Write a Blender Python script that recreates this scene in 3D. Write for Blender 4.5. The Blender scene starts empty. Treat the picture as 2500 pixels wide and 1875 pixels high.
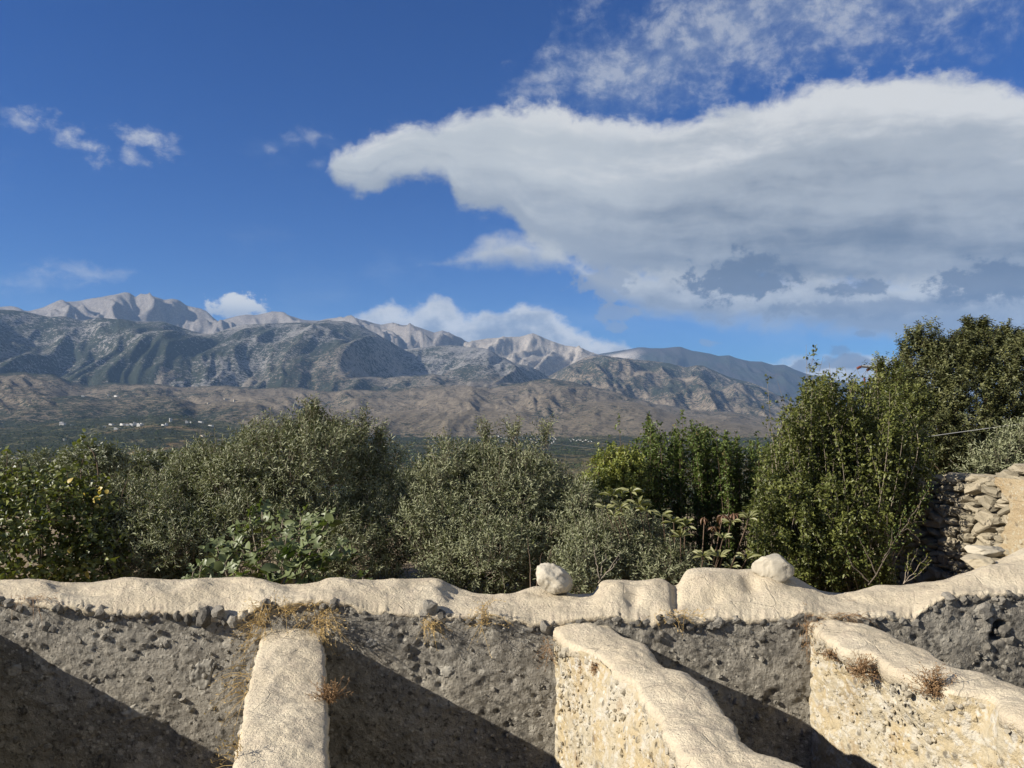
import bpy, bmesh, math, random
import numpy as np
from mathutils import Vector, Matrix

rnd = random.Random(7)
RS = np.random.RandomState(11)
scene = bpy.context.scene
COL = scene.collection

# ------------------------------------------------------------------ camera
ZC = 3.4                      # eye height above the floor of the roofless cells
FPX = 1878.0                  # focal length in units of a 2500 px wide frame
PITCH = math.atan((1010 - 937.5) / FPX)
cam = bpy.data.cameras.new('camera')
camo = bpy.data.objects.new('camera', cam); COL.objects.link(camo)
camo.location = (0, 0, ZC)
camo.rotation_euler = (math.pi / 2 + PITCH, 0, 0)
cam.sensor_width = 36.0; cam.sensor_fit = 'HORIZONTAL'
cam.lens = 36.0 * FPX / 2500.0
cam.clip_start = 0.1; cam.clip_end = 120000
scene.camera = camo
cp, sp_ = math.cos(PITCH), math.sin(PITCH)

def ray(u, v):
    """direction through a point of the photograph, scaled so that y = 1"""
    a = (np.asarray(u, float) - 1250) / FPX; b = (937.5 - np.asarray(v, float)) / FPX
    y = cp - b * sp_
    return a / y, (sp_ + b * cp) / y

def at(u, v, Y):
    x, z = ray(u, v)
    Y = np.asarray(Y, float)
    return np.stack([x * Y, Y + 0 * x, ZC + z * Y], -1)

def ang(u, v):
    x, z = ray(u, v)
    return np.arctan(x), np.arctan(z / np.sqrt(1 + x * x))

# ------------------------------------------------------------------ sun, sky, exposure
SUN_EL = math.radians(27.6)
SUN_A = math.radians(20.0)       # how far behind the left-hand side
SUN = Vector((-math.cos(SUN_EL) * math.cos(SUN_A), -math.cos(SUN_EL) * math.sin(SUN_A), math.sin(SUN_EL)))
sl = bpy.data.lights.new('sun', 'SUN'); sl.energy = 5.0; sl.angle = math.radians(0.5); sl.color = (1.0, 0.93, 0.82)
so = bpy.data.objects.new('sun', sl); COL.objects.link(so)
so.rotation_euler = SUN.to_track_quat('Z', 'Y').to_euler()
EXPO = 1.0
SKY = 0.05
vs = scene.view_settings
scene.display_settings.display_device = 'sRGB'
vs.view_transform = 'Standard'; vs.look = 'None'; vs.exposure = EXPO; vs.gamma = 1.0; vs.use_curve_mapping = False

world = bpy.data.worlds.new('World'); scene.world = world; world.use_nodes = True
wt = world.node_tree; WN, WL = wt.nodes, wt.links
try:
    world.cycles.sampling_method = 'MANUAL'; world.cycles.sample_map_resolution = 512
except Exception: pass
bg = WN['Background']; bg.inputs[1].default_value = SKY
sky = WN.new('ShaderNodeTexSky'); sky.sky_type = 'NISHITA'; sky.sun_disc = False
sky.sun_elevation = SUN_EL
sky.sun_rotation = math.atan2(SUN.x, SUN.y)
sky.altitude = 300; sky.air_density = 1.0; sky.dust_density = 0.15; sky.ozone_density = 3.0

class NG:
    """small expression builder for node trees"""
    def __init__(s, tree): s.t, s.n, s.l = tree, tree.nodes, tree.links
    def put(s, sock, v):
        if isinstance(v, (int, float)): sock.default_value = v
        elif isinstance(v, (tuple, list)): sock.default_value = tuple(v) if len(v) == len(sock.default_value) else tuple(v) + (1.0,)
        else: s.l.new(v, sock)
    def m(s, op, a, b=None, c=None, clamp=False):
        n = s.n.new('ShaderNodeMath'); n.operation = op; n.use_clamp = clamp
        s.put(n.inputs[0], a)
        if b is not None: s.put(n.inputs[1], b)
        if c is not None: s.put(n.inputs[2], c)
        return n.outputs[0]
    def add(s, *a):
        r = a[0]
        for b in a[1:]: r = s.m('ADD', r, b)
        return r
    def sub(s, a, b): return s.m('SUBTRACT', a, b)
    def mul(s, a, b): return s.m('MULTIPLY', a, b)
    def mx(s, a, b): return s.m('MAXIMUM', a, b)
    def mn(s, a, b): return s.m('MINIMUM', a, b)
    def mix(s, f, a, b, blend='MIX'):
        n = s.n.new('ShaderNodeMix'); n.data_type = 'RGBA'; n.blend_type = blend
        s.put(n.inputs[0], f); s.put(n.inputs[6], a); s.put(n.inputs[7], b)
        return n.outputs[2]
    def step(s, x, lo, hi, a=0.0, b=1.0, kind='SMOOTHSTEP'):
        n = s.n.new('ShaderNodeMapRange'); n.interpolation_type = kind; n.clamp = True
        s.put(n.inputs[0], x)
        for i, v in zip((1, 2, 3, 4), (lo, hi, a, b)): s.put(n.inputs[i], v)
        return n.outputs[0]
    def xyz(s, x, y, z=0.0):
        n = s.n.new('ShaderNodeCombineXYZ')
        for i, v in enumerate((x, y, z)): s.put(n.inputs[i], v)
        return n.outputs[0]
    def noise(s, vec, scale, detail=4, rough=0.55, dist=0.0):
        n = s.n.new('ShaderNodeTexNoise'); n.inputs['Scale'].default_value = scale; n.inputs['Detail'].default_value = detail
        n.inputs['Roughness'].default_value = rough; n.inputs['Distortion'].default_value = dist
        if vec is not None: s.l.new(vec, n.inputs['Vector'])
        return n.outputs['Fac']
    def voro(s, vec, scale, feature='F1', out='Distance', rand=1.0):
        n = s.n.new('ShaderNodeTexVoronoi'); n.feature = feature; n.inputs['Scale'].default_value = scale
        n.inputs['Randomness'].default_value = rand
        if vec is not None: s.l.new(vec, n.inputs['Vector'])
        return n.outputs[out]
    def curve(s, x, pts):
        n = s.n.new('ShaderNodeFloatCurve'); c = n.mapping.curves[0]
        pts = sorted(pts)
        while len(c.points) < len(pts): c.points.new(0.5, 0.5)
        for p, q in zip(c.points, pts): p.location = q; p.handle_type = 'AUTO_CLAMPED'
        n.mapping.update(); s.put(n.inputs['Value'], x)
        return n.outputs[0]

def build_sky():
    g = NG(wt)
    tc = WN.new('ShaderNodeTexCoord'); sx = WN.new('ShaderNodeSeparateXYZ')
    WL.new(tc.outputs['Generated'], sx.inputs[0])
    az = g.m('ARCTAN2', sx.outputs[0], sx.outputs[1])
    el = g.m('ARCSINE', sx.outputs[2])
    p0 = g.xyz(az, g.mul(el, 1.25), 0.0)
    wob = g.noise(p0, 9.0, 3)
    wob2 = g.noise(g.xyz(az, g.mul(el, 1.25), 3.7), 9.0, 3)
    azw = g.add(az, g.mul(g.sub(wob, 0.5), 0.035))
    elw = g.add(el, g.mul(g.sub(wob2, 0.5), 0.03))
    big = g.noise(g.xyz(azw, g.mul(elw, 1.4), 1.0), 16.0, 7, 0.6)        # billows
    fine = g.noise(g.xyz(azw, g.mul(elw, 1.3), 5.0), 46.0, 8, 0.66)
    streak = g.noise(g.xyz(g.mul(azw, 1.0), g.mul(g.add(elw, g.mul(azw, 0.06)), 4.2), 9.0), 5.0, 6, 0.55)
    bigc, finec, strc = g.sub(big, 0.5), g.sub(fine, 0.5), g.sub(streak, 0.5)
    ax = g.m('MULTIPLY_ADD', azw, 0.5, 0.5)                                   # azimuth -1..1 rad -> 0..1
    def cv(pts, ends):
        q = []
        for u, v in pts:
            a, e = ang(u, v); q.append((float((a + 1) / 2), float(e / 0.7 * 0.5 + 0.25)))
        q = [(0.0, ends[0])] + q + [(1.0, ends[1])]
        return g.m('MULTIPLY_ADD', g.curve(ax, q), 1.4, -0.35)
    def band(top, bot, te=(0.2, 0.2), be=(0.3, 0.3)):
        t, b = cv(top, te), cv(bot, be)
        up, dn = g.sub(t, elw), g.sub(elw, b)
        return t, b, up, dn, g.mn(up, dn)
    def blob(u, v, ru, rv, tilt=0.0):
        a, e = ang(u, v)
        da, de = g.sub(azw, float(a)), g.sub(elw, float(e))
        if tilt: de = g.add(de, g.mul(da, tilt))
        x = g.m('DIVIDE', da, ru / FPX); y = g.m('DIVIDE', de, rv / FPX)
        return g.sub(1.0, g.m('SQRT', g.add(g.mul(x, x), g.mul(y, y))))
    K = 0.88 / (SKY * 2 ** EXPO)
    def c(r, gg, b):
        f = lambda s: ((s / 255 + 0.055) / 1.055) ** 2.4 * K
        return (f(r), f(gg), f(b) * .94, 1.0)
    # blue, a little deeper than the raw model, as the phone recorded it
    hs = WN.new('ShaderNodeHueSaturation'); hs.inputs['Saturation'].default_value = SKYSAT; hs.inputs['Value'].default_value = SKYVAL
    WL.new(sky.outputs[0], hs.inputs['Color'])
    out = g.mix(1.0, hs.outputs[0], (0.30, 0.62, 1.10), 'MULTIPLY')
    # faint veils
    veil = g.step(g.add(g.noise(g.xyz(azw, g.mul(elw, 2.0), 2.0), 5.0, 6, 0.6), g.mul(g.sub(0.25, el), 0.5)), 0.55, 0.9)
    out = g.mix(g.mul(veil, 0.30), out, c(175, 195, 225))
    # cumulus over the ridge
    t, b, up, dn, f = band([(800, 900), (815, 790), (850, 772), (880, 768), (930, 738), (960, 735), (985, 757), (1020, 742), (1060, 722), (1105, 740), (1150, 762), (1190, 748),
                            (1220, 768), (1275, 735), (1310, 748), (1350, 772), (1390, 785), (1440, 820), (1480, 828), (1530, 842), (1560, 880)],
                           [(700, 960), (1600, 960)], (0.3, 0.3), (0.3, 0.3))
    d = g.step(g.add(up, g.mul(finec, 0.030), g.mul(bigc, 0.03)), -0.004, 0.011)
    lit = g.step(g.add(up, g.mul(bigc, 0.16), g.mul(finec, 0.04)), 0.0, 0.055)
    col = g.mix(lit, c(226, 226, 230), c(146, 158, 180))
    out = g.mix(g.mul(d, 0.93), out, col)
    # the great bank
    top = [(790, 425), (805, 385), (850, 350), (930, 328), (1000, 300), (1100, 276), (1250, 262), (1370, 254), (1400, 268), (1500, 285), (1650, 280), (1800, 250),
           (1900, 215), (2000, 192), (2130, 170), (2280, 165), (2400, 172), (2500, 190)]
    bot = [(790, 418), (820, 440), (870, 470), (910, 482), (940, 458), (1000, 440), (1075, 446), (1100, 480), (1112, 512), (1160, 530), (1215, 536), (1250, 552), (1275, 590), (1310, 625), (1400, 655), (1500, 690),
           (1600, 700), (2000, 710), (2500, 730)]
    t, b, up, dn, f = band(top, bot, (0.3, 0.62), (0.36, 0.26))
    d = g.step(g.add(f, g.mul(finec, 0.034), g.mul(bigc, 0.044)), -0.004, 0.019)
    rel0 = g.m('DIVIDE', up, g.mx(g.add(up, dn), 0.03))
    layer = g.sub(g.noise(g.xyz(g.mul(azw, 1.1), g.mul(rel0, 1.9), 6.0), 2.6, 7, 0.58), 0.5)
    rel = g.add(rel0, g.mul(bigc, 0.45), g.mul(layer, 0.75), g.mul(strc, 0.85), g.mul(finec, 0.18))
    right = g.step(az, 0.05, 0.3)
    c1 = g.mix(g.step(rel, 0.02, 0.42), c(232, 232, 236), g.mix(right, c(205, 210, 218), c(184, 190, 200)))
    c2 = g.mix(g.step(rel, 0.38, 0.95), c1, g.mix(right, c(166, 174, 188), c(116, 128, 147)))
    out = g.mix(g.mul(d, 0.98), out, c2)
    # flat lower deck with a bright upper rim, and the finger that leads it
    t, b, up, dn, f = band([(1060, 655), (1090, 640), (1130, 616), (1200, 584), (1260, 574), (1330, 580), (1400, 612), (1470, 648), (1550, 656), (1700, 650), (1850, 668), (2000, 655), (2150, 662), (2300, 650), (2500, 664)],
                           [(1060, 648), (1090, 650), (1150, 652), (1300, 648), (1390, 662), (1430, 705), (1500, 748), (1560, 772), (1700, 785), (1850, 802), (2000, 818), (2130, 832), (2300, 852), (2500, 858)],
                           (0.3, 0.36), (0.35, 0.22))
    d = g.step(g.add(f, g.mul(finec, 0.024), g.mul(bigc, 0.034)), -0.006, 0.022)
    lit = g.step(g.add(up, g.mul(strc, 0.075), g.mul(bigc, 0.06), g.mul(finec, 0.02)), 0.002, 0.062)
    col = g.mix(lit, c(216, 218, 222), c(134, 144, 161))
    col = g.mix(g.step(g.add(dn, g.mul(strc, 0.05)), 0.0, 0.022, 0.65, 0.0), col, c(186, 194, 206))
    out = g.mix(g.mul(d, 0.95), out, col)
    # torn high patch, upper right
    t, b, up, dn, f = band([(1300, 240), (1350, 130), (1450, 92), (1580, 50), (1650, 5), (1800, -60), (2500, -200)],
                           [(1300, 245), (1360, 235), (1440, 275), (1520, 285), (1600, 255), (1700, 225), (1780, 180), (1850, 165), (1960, 150), (2080, 120), (2200, 85), (2300, 50), (2400, 20), (2500, -20)],
                           (0.3, 0.8), (0.5, 0.7))
    d = g.step(g.add(g.mn(f, 0.05), g.mul(finec, 0.15), g.mul(bigc, 0.22)), -0.05, 0.08)
    out = g.mix(g.mul(d, 0.56), out, g.mix(g.step(g.add(fine, bigc), 0.4, 0.7), c(170, 182, 206), c(220, 224, 232)))
    # small fair-weather scraps
    for (u, v, ru, rv, tl, op, tint) in [(178, 338, 96, 40, 0.32, .85, 0), (60, 300, 66, 26, 0.2, .6, 0), (370, 342, 70, 36, 0.0, .85, 0), (330, 382, 32, 26, 0, .7, 0),
                                         (585, 752, 70, 42, 0, .95, 0), (750, 338, 66, 24, -0.1, .38, 0), (660, 362, 24, 14, 0, .35, 0), (770, 400, 36, 14, 0, .3, 0), (200, 660, 110, 26, -0.1, .35, 0), (60, 690, 150, 34, -0.1, .25, 0),
                                         (1815, 682, 140, 62, 0, .92, 1), (2105, 695, 90, 26, 0, .8, 1), (2430, 690, 150, 52, 0, .9, 1), (1460, 690, 90, 58, 0.2, .7, 2), (1500, 765, 62, 26, 0.0, .6, 2), (2180, 748, 380, 26, 0.0, .45, 1),
                                         (1490, 802, 34, 16, 0, .5, 2), (1730, 834, 30, 12, 0, .45, 2), (2010, 886, 90, 16, -.1, .7, 1), (2052, 852, 22, 12, 0, .5, 1), (2110, 815, 30, 12, 0, .5, 1)]:
        f = blob(u, v, ru, rv, tl)
        cu = (u == 585)
        d = g.step(g.add(f, g.mul(finec, 2.4), g.mul(bigc, 2.0)), 0.05, 0.45 if cu else (0.45 if tint else 1.5))
        col = {0: c(224, 226, 232), 1: c(98, 113, 138), 2: c(146, 156, 176)}[tint]
        if cu: col = g.mix(g.step(g.sub(el, float(ang(u, v)[1])), -0.012, 0.012), c(176, 184, 200), c(236, 235, 236))
        out = g.mix(g.mul(d, op), out, col)
    # the same kind of broken cloud outside the frame
    f = g.noise(g.xyz(az, g.mul(el, 2.2), 14.0), 3.2, 7, 0.6)
    d = g.mul(g.step(f, 0.52, 0.68), g.step(g.m('ABSOLUTE', az), 0.8, 1.15))
    out = g.mix(g.mul(d, 0.85), out, g.mix(g.step(f, 0.6, 0.8), c(222, 224, 230), c(160, 170, 190)))
    # below the horizon: the land goes on
    WL.new(out, bg.inputs[0])
SKYSAT, SKYVAL = 1.30, 0.80
build_sky()

# ------------------------------------------------------------------ cycles
scene.render.engine = 'CYCLES'
cy = scene.cycles
cy.use_denoising = True
cy.max_bounces = 4; cy.diffuse_bounces = 2; cy.glossy_bounces = 2; cy.transmission_bounces = 3; cy.transparent_max_bounces = 6; cy.volume_bounces = 0
cy.use_adaptive_sampling = True; cy.adaptive_threshold = 0.01
cy.sample_clamp_indirect = 6

# ------------------------------------------------------------------ numpy noise
def _h(ix, iy, seed):
    h = (ix.astype(np.int64) * 374761393 + iy.astype(np.int64) * 668265263 + seed * 974634777) & 0xffffffff
    h = ((h ^ (h >> 13)) * 1274126177) & 0xffffffff
    h = ((h ^ (h >> 16)) * 2246822519) & 0xffffffff
    return (h ^ (h >> 15)) & 0xffffffff

def pn(x, y, seed=0):
    x, y = np.broadcast_arrays(np.asarray(x, float), np.asarray(y, float))
    x0, y0 = np.floor(x), np.floor(y); fx, fy = x - x0, y - y0
    def gr(ix, iy, dx, dy):
        a = _h(ix, iy, seed) / 4294967296.0 * 2 * np.pi
        return np.cos(a) * dx + np.sin(a) * dy
    u = fx * fx * fx * (fx * (fx * 6 - 15) + 10); v = fy * fy * fy * (fy * (fy * 6 - 15) + 10)
    a = gr(x0, y0, fx, fy); b = gr(x0 + 1, y0, fx - 1, fy); c = gr(x0, y0 + 1, fx, fy - 1); d = gr(x0 + 1, y0 + 1, fx - 1, fy - 1)
    return ((a + (b - a) * u) + ((c + (d - c) * u) - (a + (b - a) * u)) * v) * 1.5

def fbm(x, y, seed=0, oct=4, gain=0.5):
    r = 0; a = 1.0; t = 0
    for i in range(oct):
        r = r + a * pn(x * 2 ** i, y * 2 ** i, seed + i * 17); t += a; a *= gain
    return r / t

def ridged(x, y, seed=0, oct=4, gain=0.5):
    r = 0; a = 1.0; t = 0
    for i in range(oct):
        r = r + a * (1 - 2 * np.abs(pn(x * 2 ** i, y * 2 ** i, seed + i * 31))); t += a; a *= gain
    return r / t

def worley(x, y, seed=0):
    """distance to nearest cell point, and that cell's random value"""
    x0, y0 = np.floor(x), np.floor(y)
    best = np.full(x.shape, 9.0); cid = np.zeros(x.shape)
    for i in (-1, 0, 1):
        for j in (-1, 0, 1):
            h = _h(x0 + i, y0 + j, seed)
            px = x0 + i + (h & 0xffff) / 65536.0; py = y0 + j + (h >> 16) / 65536.0
            d = np.hypot(px - x, py - y); k = d < best
            best = np.where(k, d, best); cid = np.where(k, (_h(x0 + i, y0 + j, seed + 5) & 0xffff) / 65536.0, cid)
    return best, cid

# ------------------------------------------------------------------ mesh helpers
def mesh(name, V, F, mat=None, smooth=True, attrs=None, cols=None):
    """V (n,3); F list of (m,k) index arrays"""
    me = bpy.data.meshes.new(name)
    V = np.asarray(V, np.float32); F = [np.asarray(f, np.int32) for f in (F if isinstance(F, list) else [F]) if len(f)]
    me.vertices.add(len(V)); me.vertices.foreach_set('co', V.ravel())
    nl = sum(f.size for f in F); npol = sum(len(f) for f in F)
    me.loops.add(nl); me.loops.foreach_set('vertex_index', np.concatenate([f.ravel() for f in F]))
    me.polygons.add(npol)
    tot = np.concatenate([np.full(len(f), f.shape[1], np.int32) for f in F])
    st = np.zeros(npol, np.int32); st[1:] = np.cumsum(tot)[:-1]
    me.polygons.foreach_set('loop_start', st)
    try: me.polygons.foreach_set('loop_total', tot)
    except Exception: pass
    me.polygons.foreach_set('use_smooth', np.full(npol, smooth, bool))
    for k, a in (attrs or {}).items():
        at_ = me.attributes.new(k, 'FLOAT', 'POINT'); at_.data.foreach_set('value', np.asarray(a, np.float32))
    for k, a in (cols or {}).items():
        a = np.asarray(a, np.float32); a4 = np.ones((len(a), 4), np.float32); a4[:, :3] = a
        at_ = me.attributes.new(k, 'FLOAT_COLOR', 'POINT'); at_.data.foreach_set('color', a4.ravel())
    me.update(calc_edges=True); me.validate(clean_customdata=False)
    if mat: me.materials.append(mat)
    return me

def link(name, me, parent=None, loc=None):
    o = bpy.data.objects.new(name, me); COL.objects.link(o)
    if parent is not None: o.parent = parent
    if loc is not None: o.location = loc
    return o

def tag(o, label=None, cat=None, group=None, kind=None):
    if label: o['label'] = label
    if cat: o['category'] = cat
    if group: o['group'] = group
    if kind: o['kind'] = kind
    return o

def empty(name, loc, label, cat, group=None):
    o = bpy.data.objects.new(name, None); COL.objects.link(o); o.location = loc; o.empty_display_size = .2
    return tag(o, label, cat, group)

def part(name, V, F, mat, root, smooth=True, attrs=None, cols=None):
    V = np.asarray(V, float) - np.array(root.location)
    return link(name, mesh(name, V, F, mat, smooth, attrs, cols), root)

def grid_faces(n, m, off=0):
    i, j = np.meshgrid(np.arange(n - 1), np.arange(m - 1), indexing='ij')
    a = (i * m + j).ravel() + off
    return np.stack([a, a + m, a + m + 1, a + 1], 1)

def join(parts):
    Vs, Fs, off = [], {}, 0
    for V, F in parts:
        Vs.append(V)
        for f in (F if isinstance(F, list) else [F]):
            if len(f): Fs.setdefault(f.shape[1], []).append(np.asarray(f) + off)
        off += len(V)
    return np.concatenate(Vs), [np.concatenate(f) for f in Fs.values()]

def nrm(v): return v / np.maximum(np.linalg.norm(v, axis=-1, keepdims=True), 1e-9)

def tube(pts, rad, n=6):
    pts = np.asarray(pts, float); rad = np.broadcast_to(np.asarray(rad, float), (len(pts),))
    t = nrm(np.gradient(pts, axis=0)); ref = np.where(np.abs(t[:, 2:3]) > .9, [[1., 0, 0]], [[0, 0, 1.]])
    a = nrm(np.cross(t, ref)); b = np.cross(t, a)
    th = np.arange(n) * 2 * np.pi / n
    V = pts[:, None] + rad[:, None, None] * (np.cos(th)[None, :, None] * a[:, None] + np.sin(th)[None, :, None] * b[:, None])
    k = len(pts); i, j = np.meshgrid(np.arange(k - 1), np.arange(n), indexing='ij'); i, j = i.ravel(), j.ravel(); j2 = (j + 1) % n
    F = np.stack([i * n + j, i * n + j2, (i + 1) * n + j2, (i + 1) * n + j], 1)
    return V.reshape(-1, 3), F

def sticks(P0, P1, r0, r1):
    """many thin three-sided twigs"""
    P0, P1 = np.asarray(P0, float), np.asarray(P1, float); n = len(P0)
    t = nrm(P1 - P0); ref = np.where(np.abs(t[:, 2:3]) > .9, [[1., 0, 0]], [[0, 0, 1.]]); a = nrm(np.cross(t, ref)); b = np.cross(t, a)
    r0, r1 = np.broadcast_to(r0, (n,)), np.broadcast_to(r1, (n,))
    V = np.zeros((n, 6, 3))
    for k in range(3):
        d = math.cos(k * 2.094) * a + math.sin(k * 2.094) * b
        V[:, k] = P0 + d * r0[:, None]; V[:, k + 3] = P1 + d * r1[:, None]
    o = np.arange(n)[:, None] * 6
    F = np.concatenate([o + np.array([[k, (k + 1) % 3, (k + 1) % 3 + 3, k + 3]]) for k in range(3)])
    return V.reshape(-1, 3), F

def leaf_cards(P, D, N, L, W, wide=0.5, fold=0.18, curl=0.12, six=False):
    n = len(P); D = nrm(D); S = nrm(np.cross(N, D)); N = np.cross(D, S)
    L, W = np.broadcast_to(L, (n,))[:, None], np.broadcast_to(W, (n,))[:, None]
    o = None
    if not six:
        V = np.stack([P, P + D * L * wide + S * W / 2 + N * W * fold, P + D * L - N * L * curl, P + D * L * wide - S * W / 2 + N * W * fold], 1)
        o = np.arange(n)[:, None] * 4
        F = np.concatenate([o + np.array([[0, 1, 2]]), o + np.array([[0, 2, 3]])])
        return V.reshape(-1, 3), F, 4
    V = np.stack([P, P + D * L * .28 + S * W * .46 + N * W * fold, P + D * L * .68 + S * W * .40 + N * (W * fold - L * curl * .4), P + D * L - N * L * curl,
                  P + D * L * .68 - S * W * .40 + N * (W * fold - L * curl * .4), P + D * L * .28 - S * W * .46 + N * W * fold], 1)
    o = np.arange(n)[:, None] * 6
    F = np.concatenate([o + np.array([[0, 1, 2, 3]]), o + np.array([[0, 3, 4, 5]])])
    return V.reshape(-1, 3), F, 6

def rdir(n): return nrm(RS.normal(size=(n, 3)))

# ------------------------------------------------------------------ materials
def mat_new(name):
    m = bpy.data.materials.new(name); m.use_nodes = True
    return m, NG(m.node_tree), m.node_tree.nodes['Principled BSDF']

ALB = 0.82
def sc(c): return tuple(x * ALB for x in c)

def simple(name, col, rough=0.8, var=0.25, scale=20.0, bump=0.0):
    m, g, b = mat_new(name)
    tc = g.n.new('ShaderNodeTexCoord').outputs['Object']
    nz = g.noise(tc, scale, 4); col = sc(col)
    lo = tuple(x * (1 - var) for x in col); hi = tuple(min(1, x * (1 + var)) for x in col)
    g.l.new(g.mix(nz, lo, hi), b.inputs['Base Color']); b.inputs['Roughness'].default_value = rough
    b.inputs['Specular IOR Level'].default_value = 0.25
    if bump:
        bn = g.n.new('ShaderNodeBump'); bn.inputs['Strength'].default_value = bump; bn.inputs['Distance'].default_value = 0.01
        g.l.new(g.noise(tc, scale * 3, 4), bn.inputs['Height']); g.l.new(bn.outputs[0], b.inputs['Normal'])
    return m

def leaf_mat(name, dark, light, under=None, odd=None, odd_at=0.93, rough=0.45, transl=0.22, spec=0.35):
    m, g, b = mat_new(name)
    a = g.n.new('ShaderNodeAttribute'); a.attribute_name = 'tint'
    t = a.outputs['Fac']
    col = g.mix(g.step(t, 0.0, odd_at if odd else 1.0, kind='LINEAR'), dark, light)
    if odd: col = g.mix(g.step(t, odd_at, odd_at + 0.01), col, odd)
    if under:
        geo = g.n.new('ShaderNodeNewGeometry'); col = g.mix(geo.outputs['Backfacing'], col, under)
    g.l.new(col, b.inputs['Base Color']); b.inputs['Roughness'].default_value = rough; b.inputs['Specular IOR Level'].default_value = spec
    tr = g.n.new('ShaderNodeBsdfTranslucent')
    g.l.new(g.mix(1.0, col, (1.1, 1.2, 0.5), 'MULTIPLY'), tr.inputs['Color'])
    ms = g.n.new('ShaderNodeMixShader'); ms.inputs[0].default_value = transl
    g.l.new(b.outputs[0], ms.inputs[1]); g.l.new(tr.outputs[0], ms.inputs[2])
    g.l.new(ms.outputs[0], g.n['Material Output'].inputs['Surface'])
    return m

def mortar_mat():
    m, g, b = mat_new('lime_mortar')
    tc = g.n.new('ShaderNodeTexCoord').outputs['Object']
    big = g.noise(tc, 2.2, 4); mid = g.noise(tc, 9.0, 5, 0.6); gr = g.noise(tc, 130.0, 3, 0.7); grit = g.noise(tc, 48.0, 4, 0.65)
    col = g.mix(g.step(big, 0.35, 0.7), (0.485, 0.415, 0.295), (0.555, 0.485, 0.355))
    col = g.mix(g.mul(g.step(mid, 0.45, 0.75), 0.55), col, (0.40, 0.325, 0.245))
    col = g.mix(g.mul(g.step(g.noise(tc, 5.0, 6, 0.7), 0.58, 0.72), 0.45), col, (0.33, 0.285, 0.23))
    lich = g.noise(tc, 16.0, 5, 0.7)
    col = g.mix(g.mul(g.step(lich, 0.62, 0.70), g.step(big, 0.42, 0.6)), col, (0.17, 0.152, 0.125))
    ve = g.voro(tc, 3.1, 'DISTANCE_TO_EDGE')
    crack = g.mul(g.step(g.add(ve, g.mul(g.sub(mid, .5), .10)), 0.004, 0.018, 1.0, 0.0), g.step(g.noise(tc, 2.7, 3), 0.50, 0.62))
    col = g.mix(g.mul(crack, 0.22), col, (0.16, 0.13, 0.10))
    col = g.mix(g.step(grit, 0.35, 0.68, 0.0, 0.30), col, (0.30, 0.245, 0.18))
    col = g.mix(g.step(gr, 0.5, 0.72, 0.0, 0.35), col, (0.60, 0.54, 0.43))
    g.l.new(col, b.inputs['Base Color']); b.inputs['Roughness'].default_value = 0.92; b.inputs['Specular IOR Level'].default_value = 0.15
    bn = g.n.new('ShaderNodeBump'); bn.inputs['Strength'].default_value = 1.0; bn.inputs['Distance'].default_value = 0.014
    h = g.sub(g.add(g.mul(gr, 0.5), g.mul(grit, 1.2), g.mul(mid, 0.4)), g.mul(crack, 0.4))
    g.l.new(h, bn.inputs['Height']); g.l.new(bn.outputs[0], b.inputs['Normal'])
    return m

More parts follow.
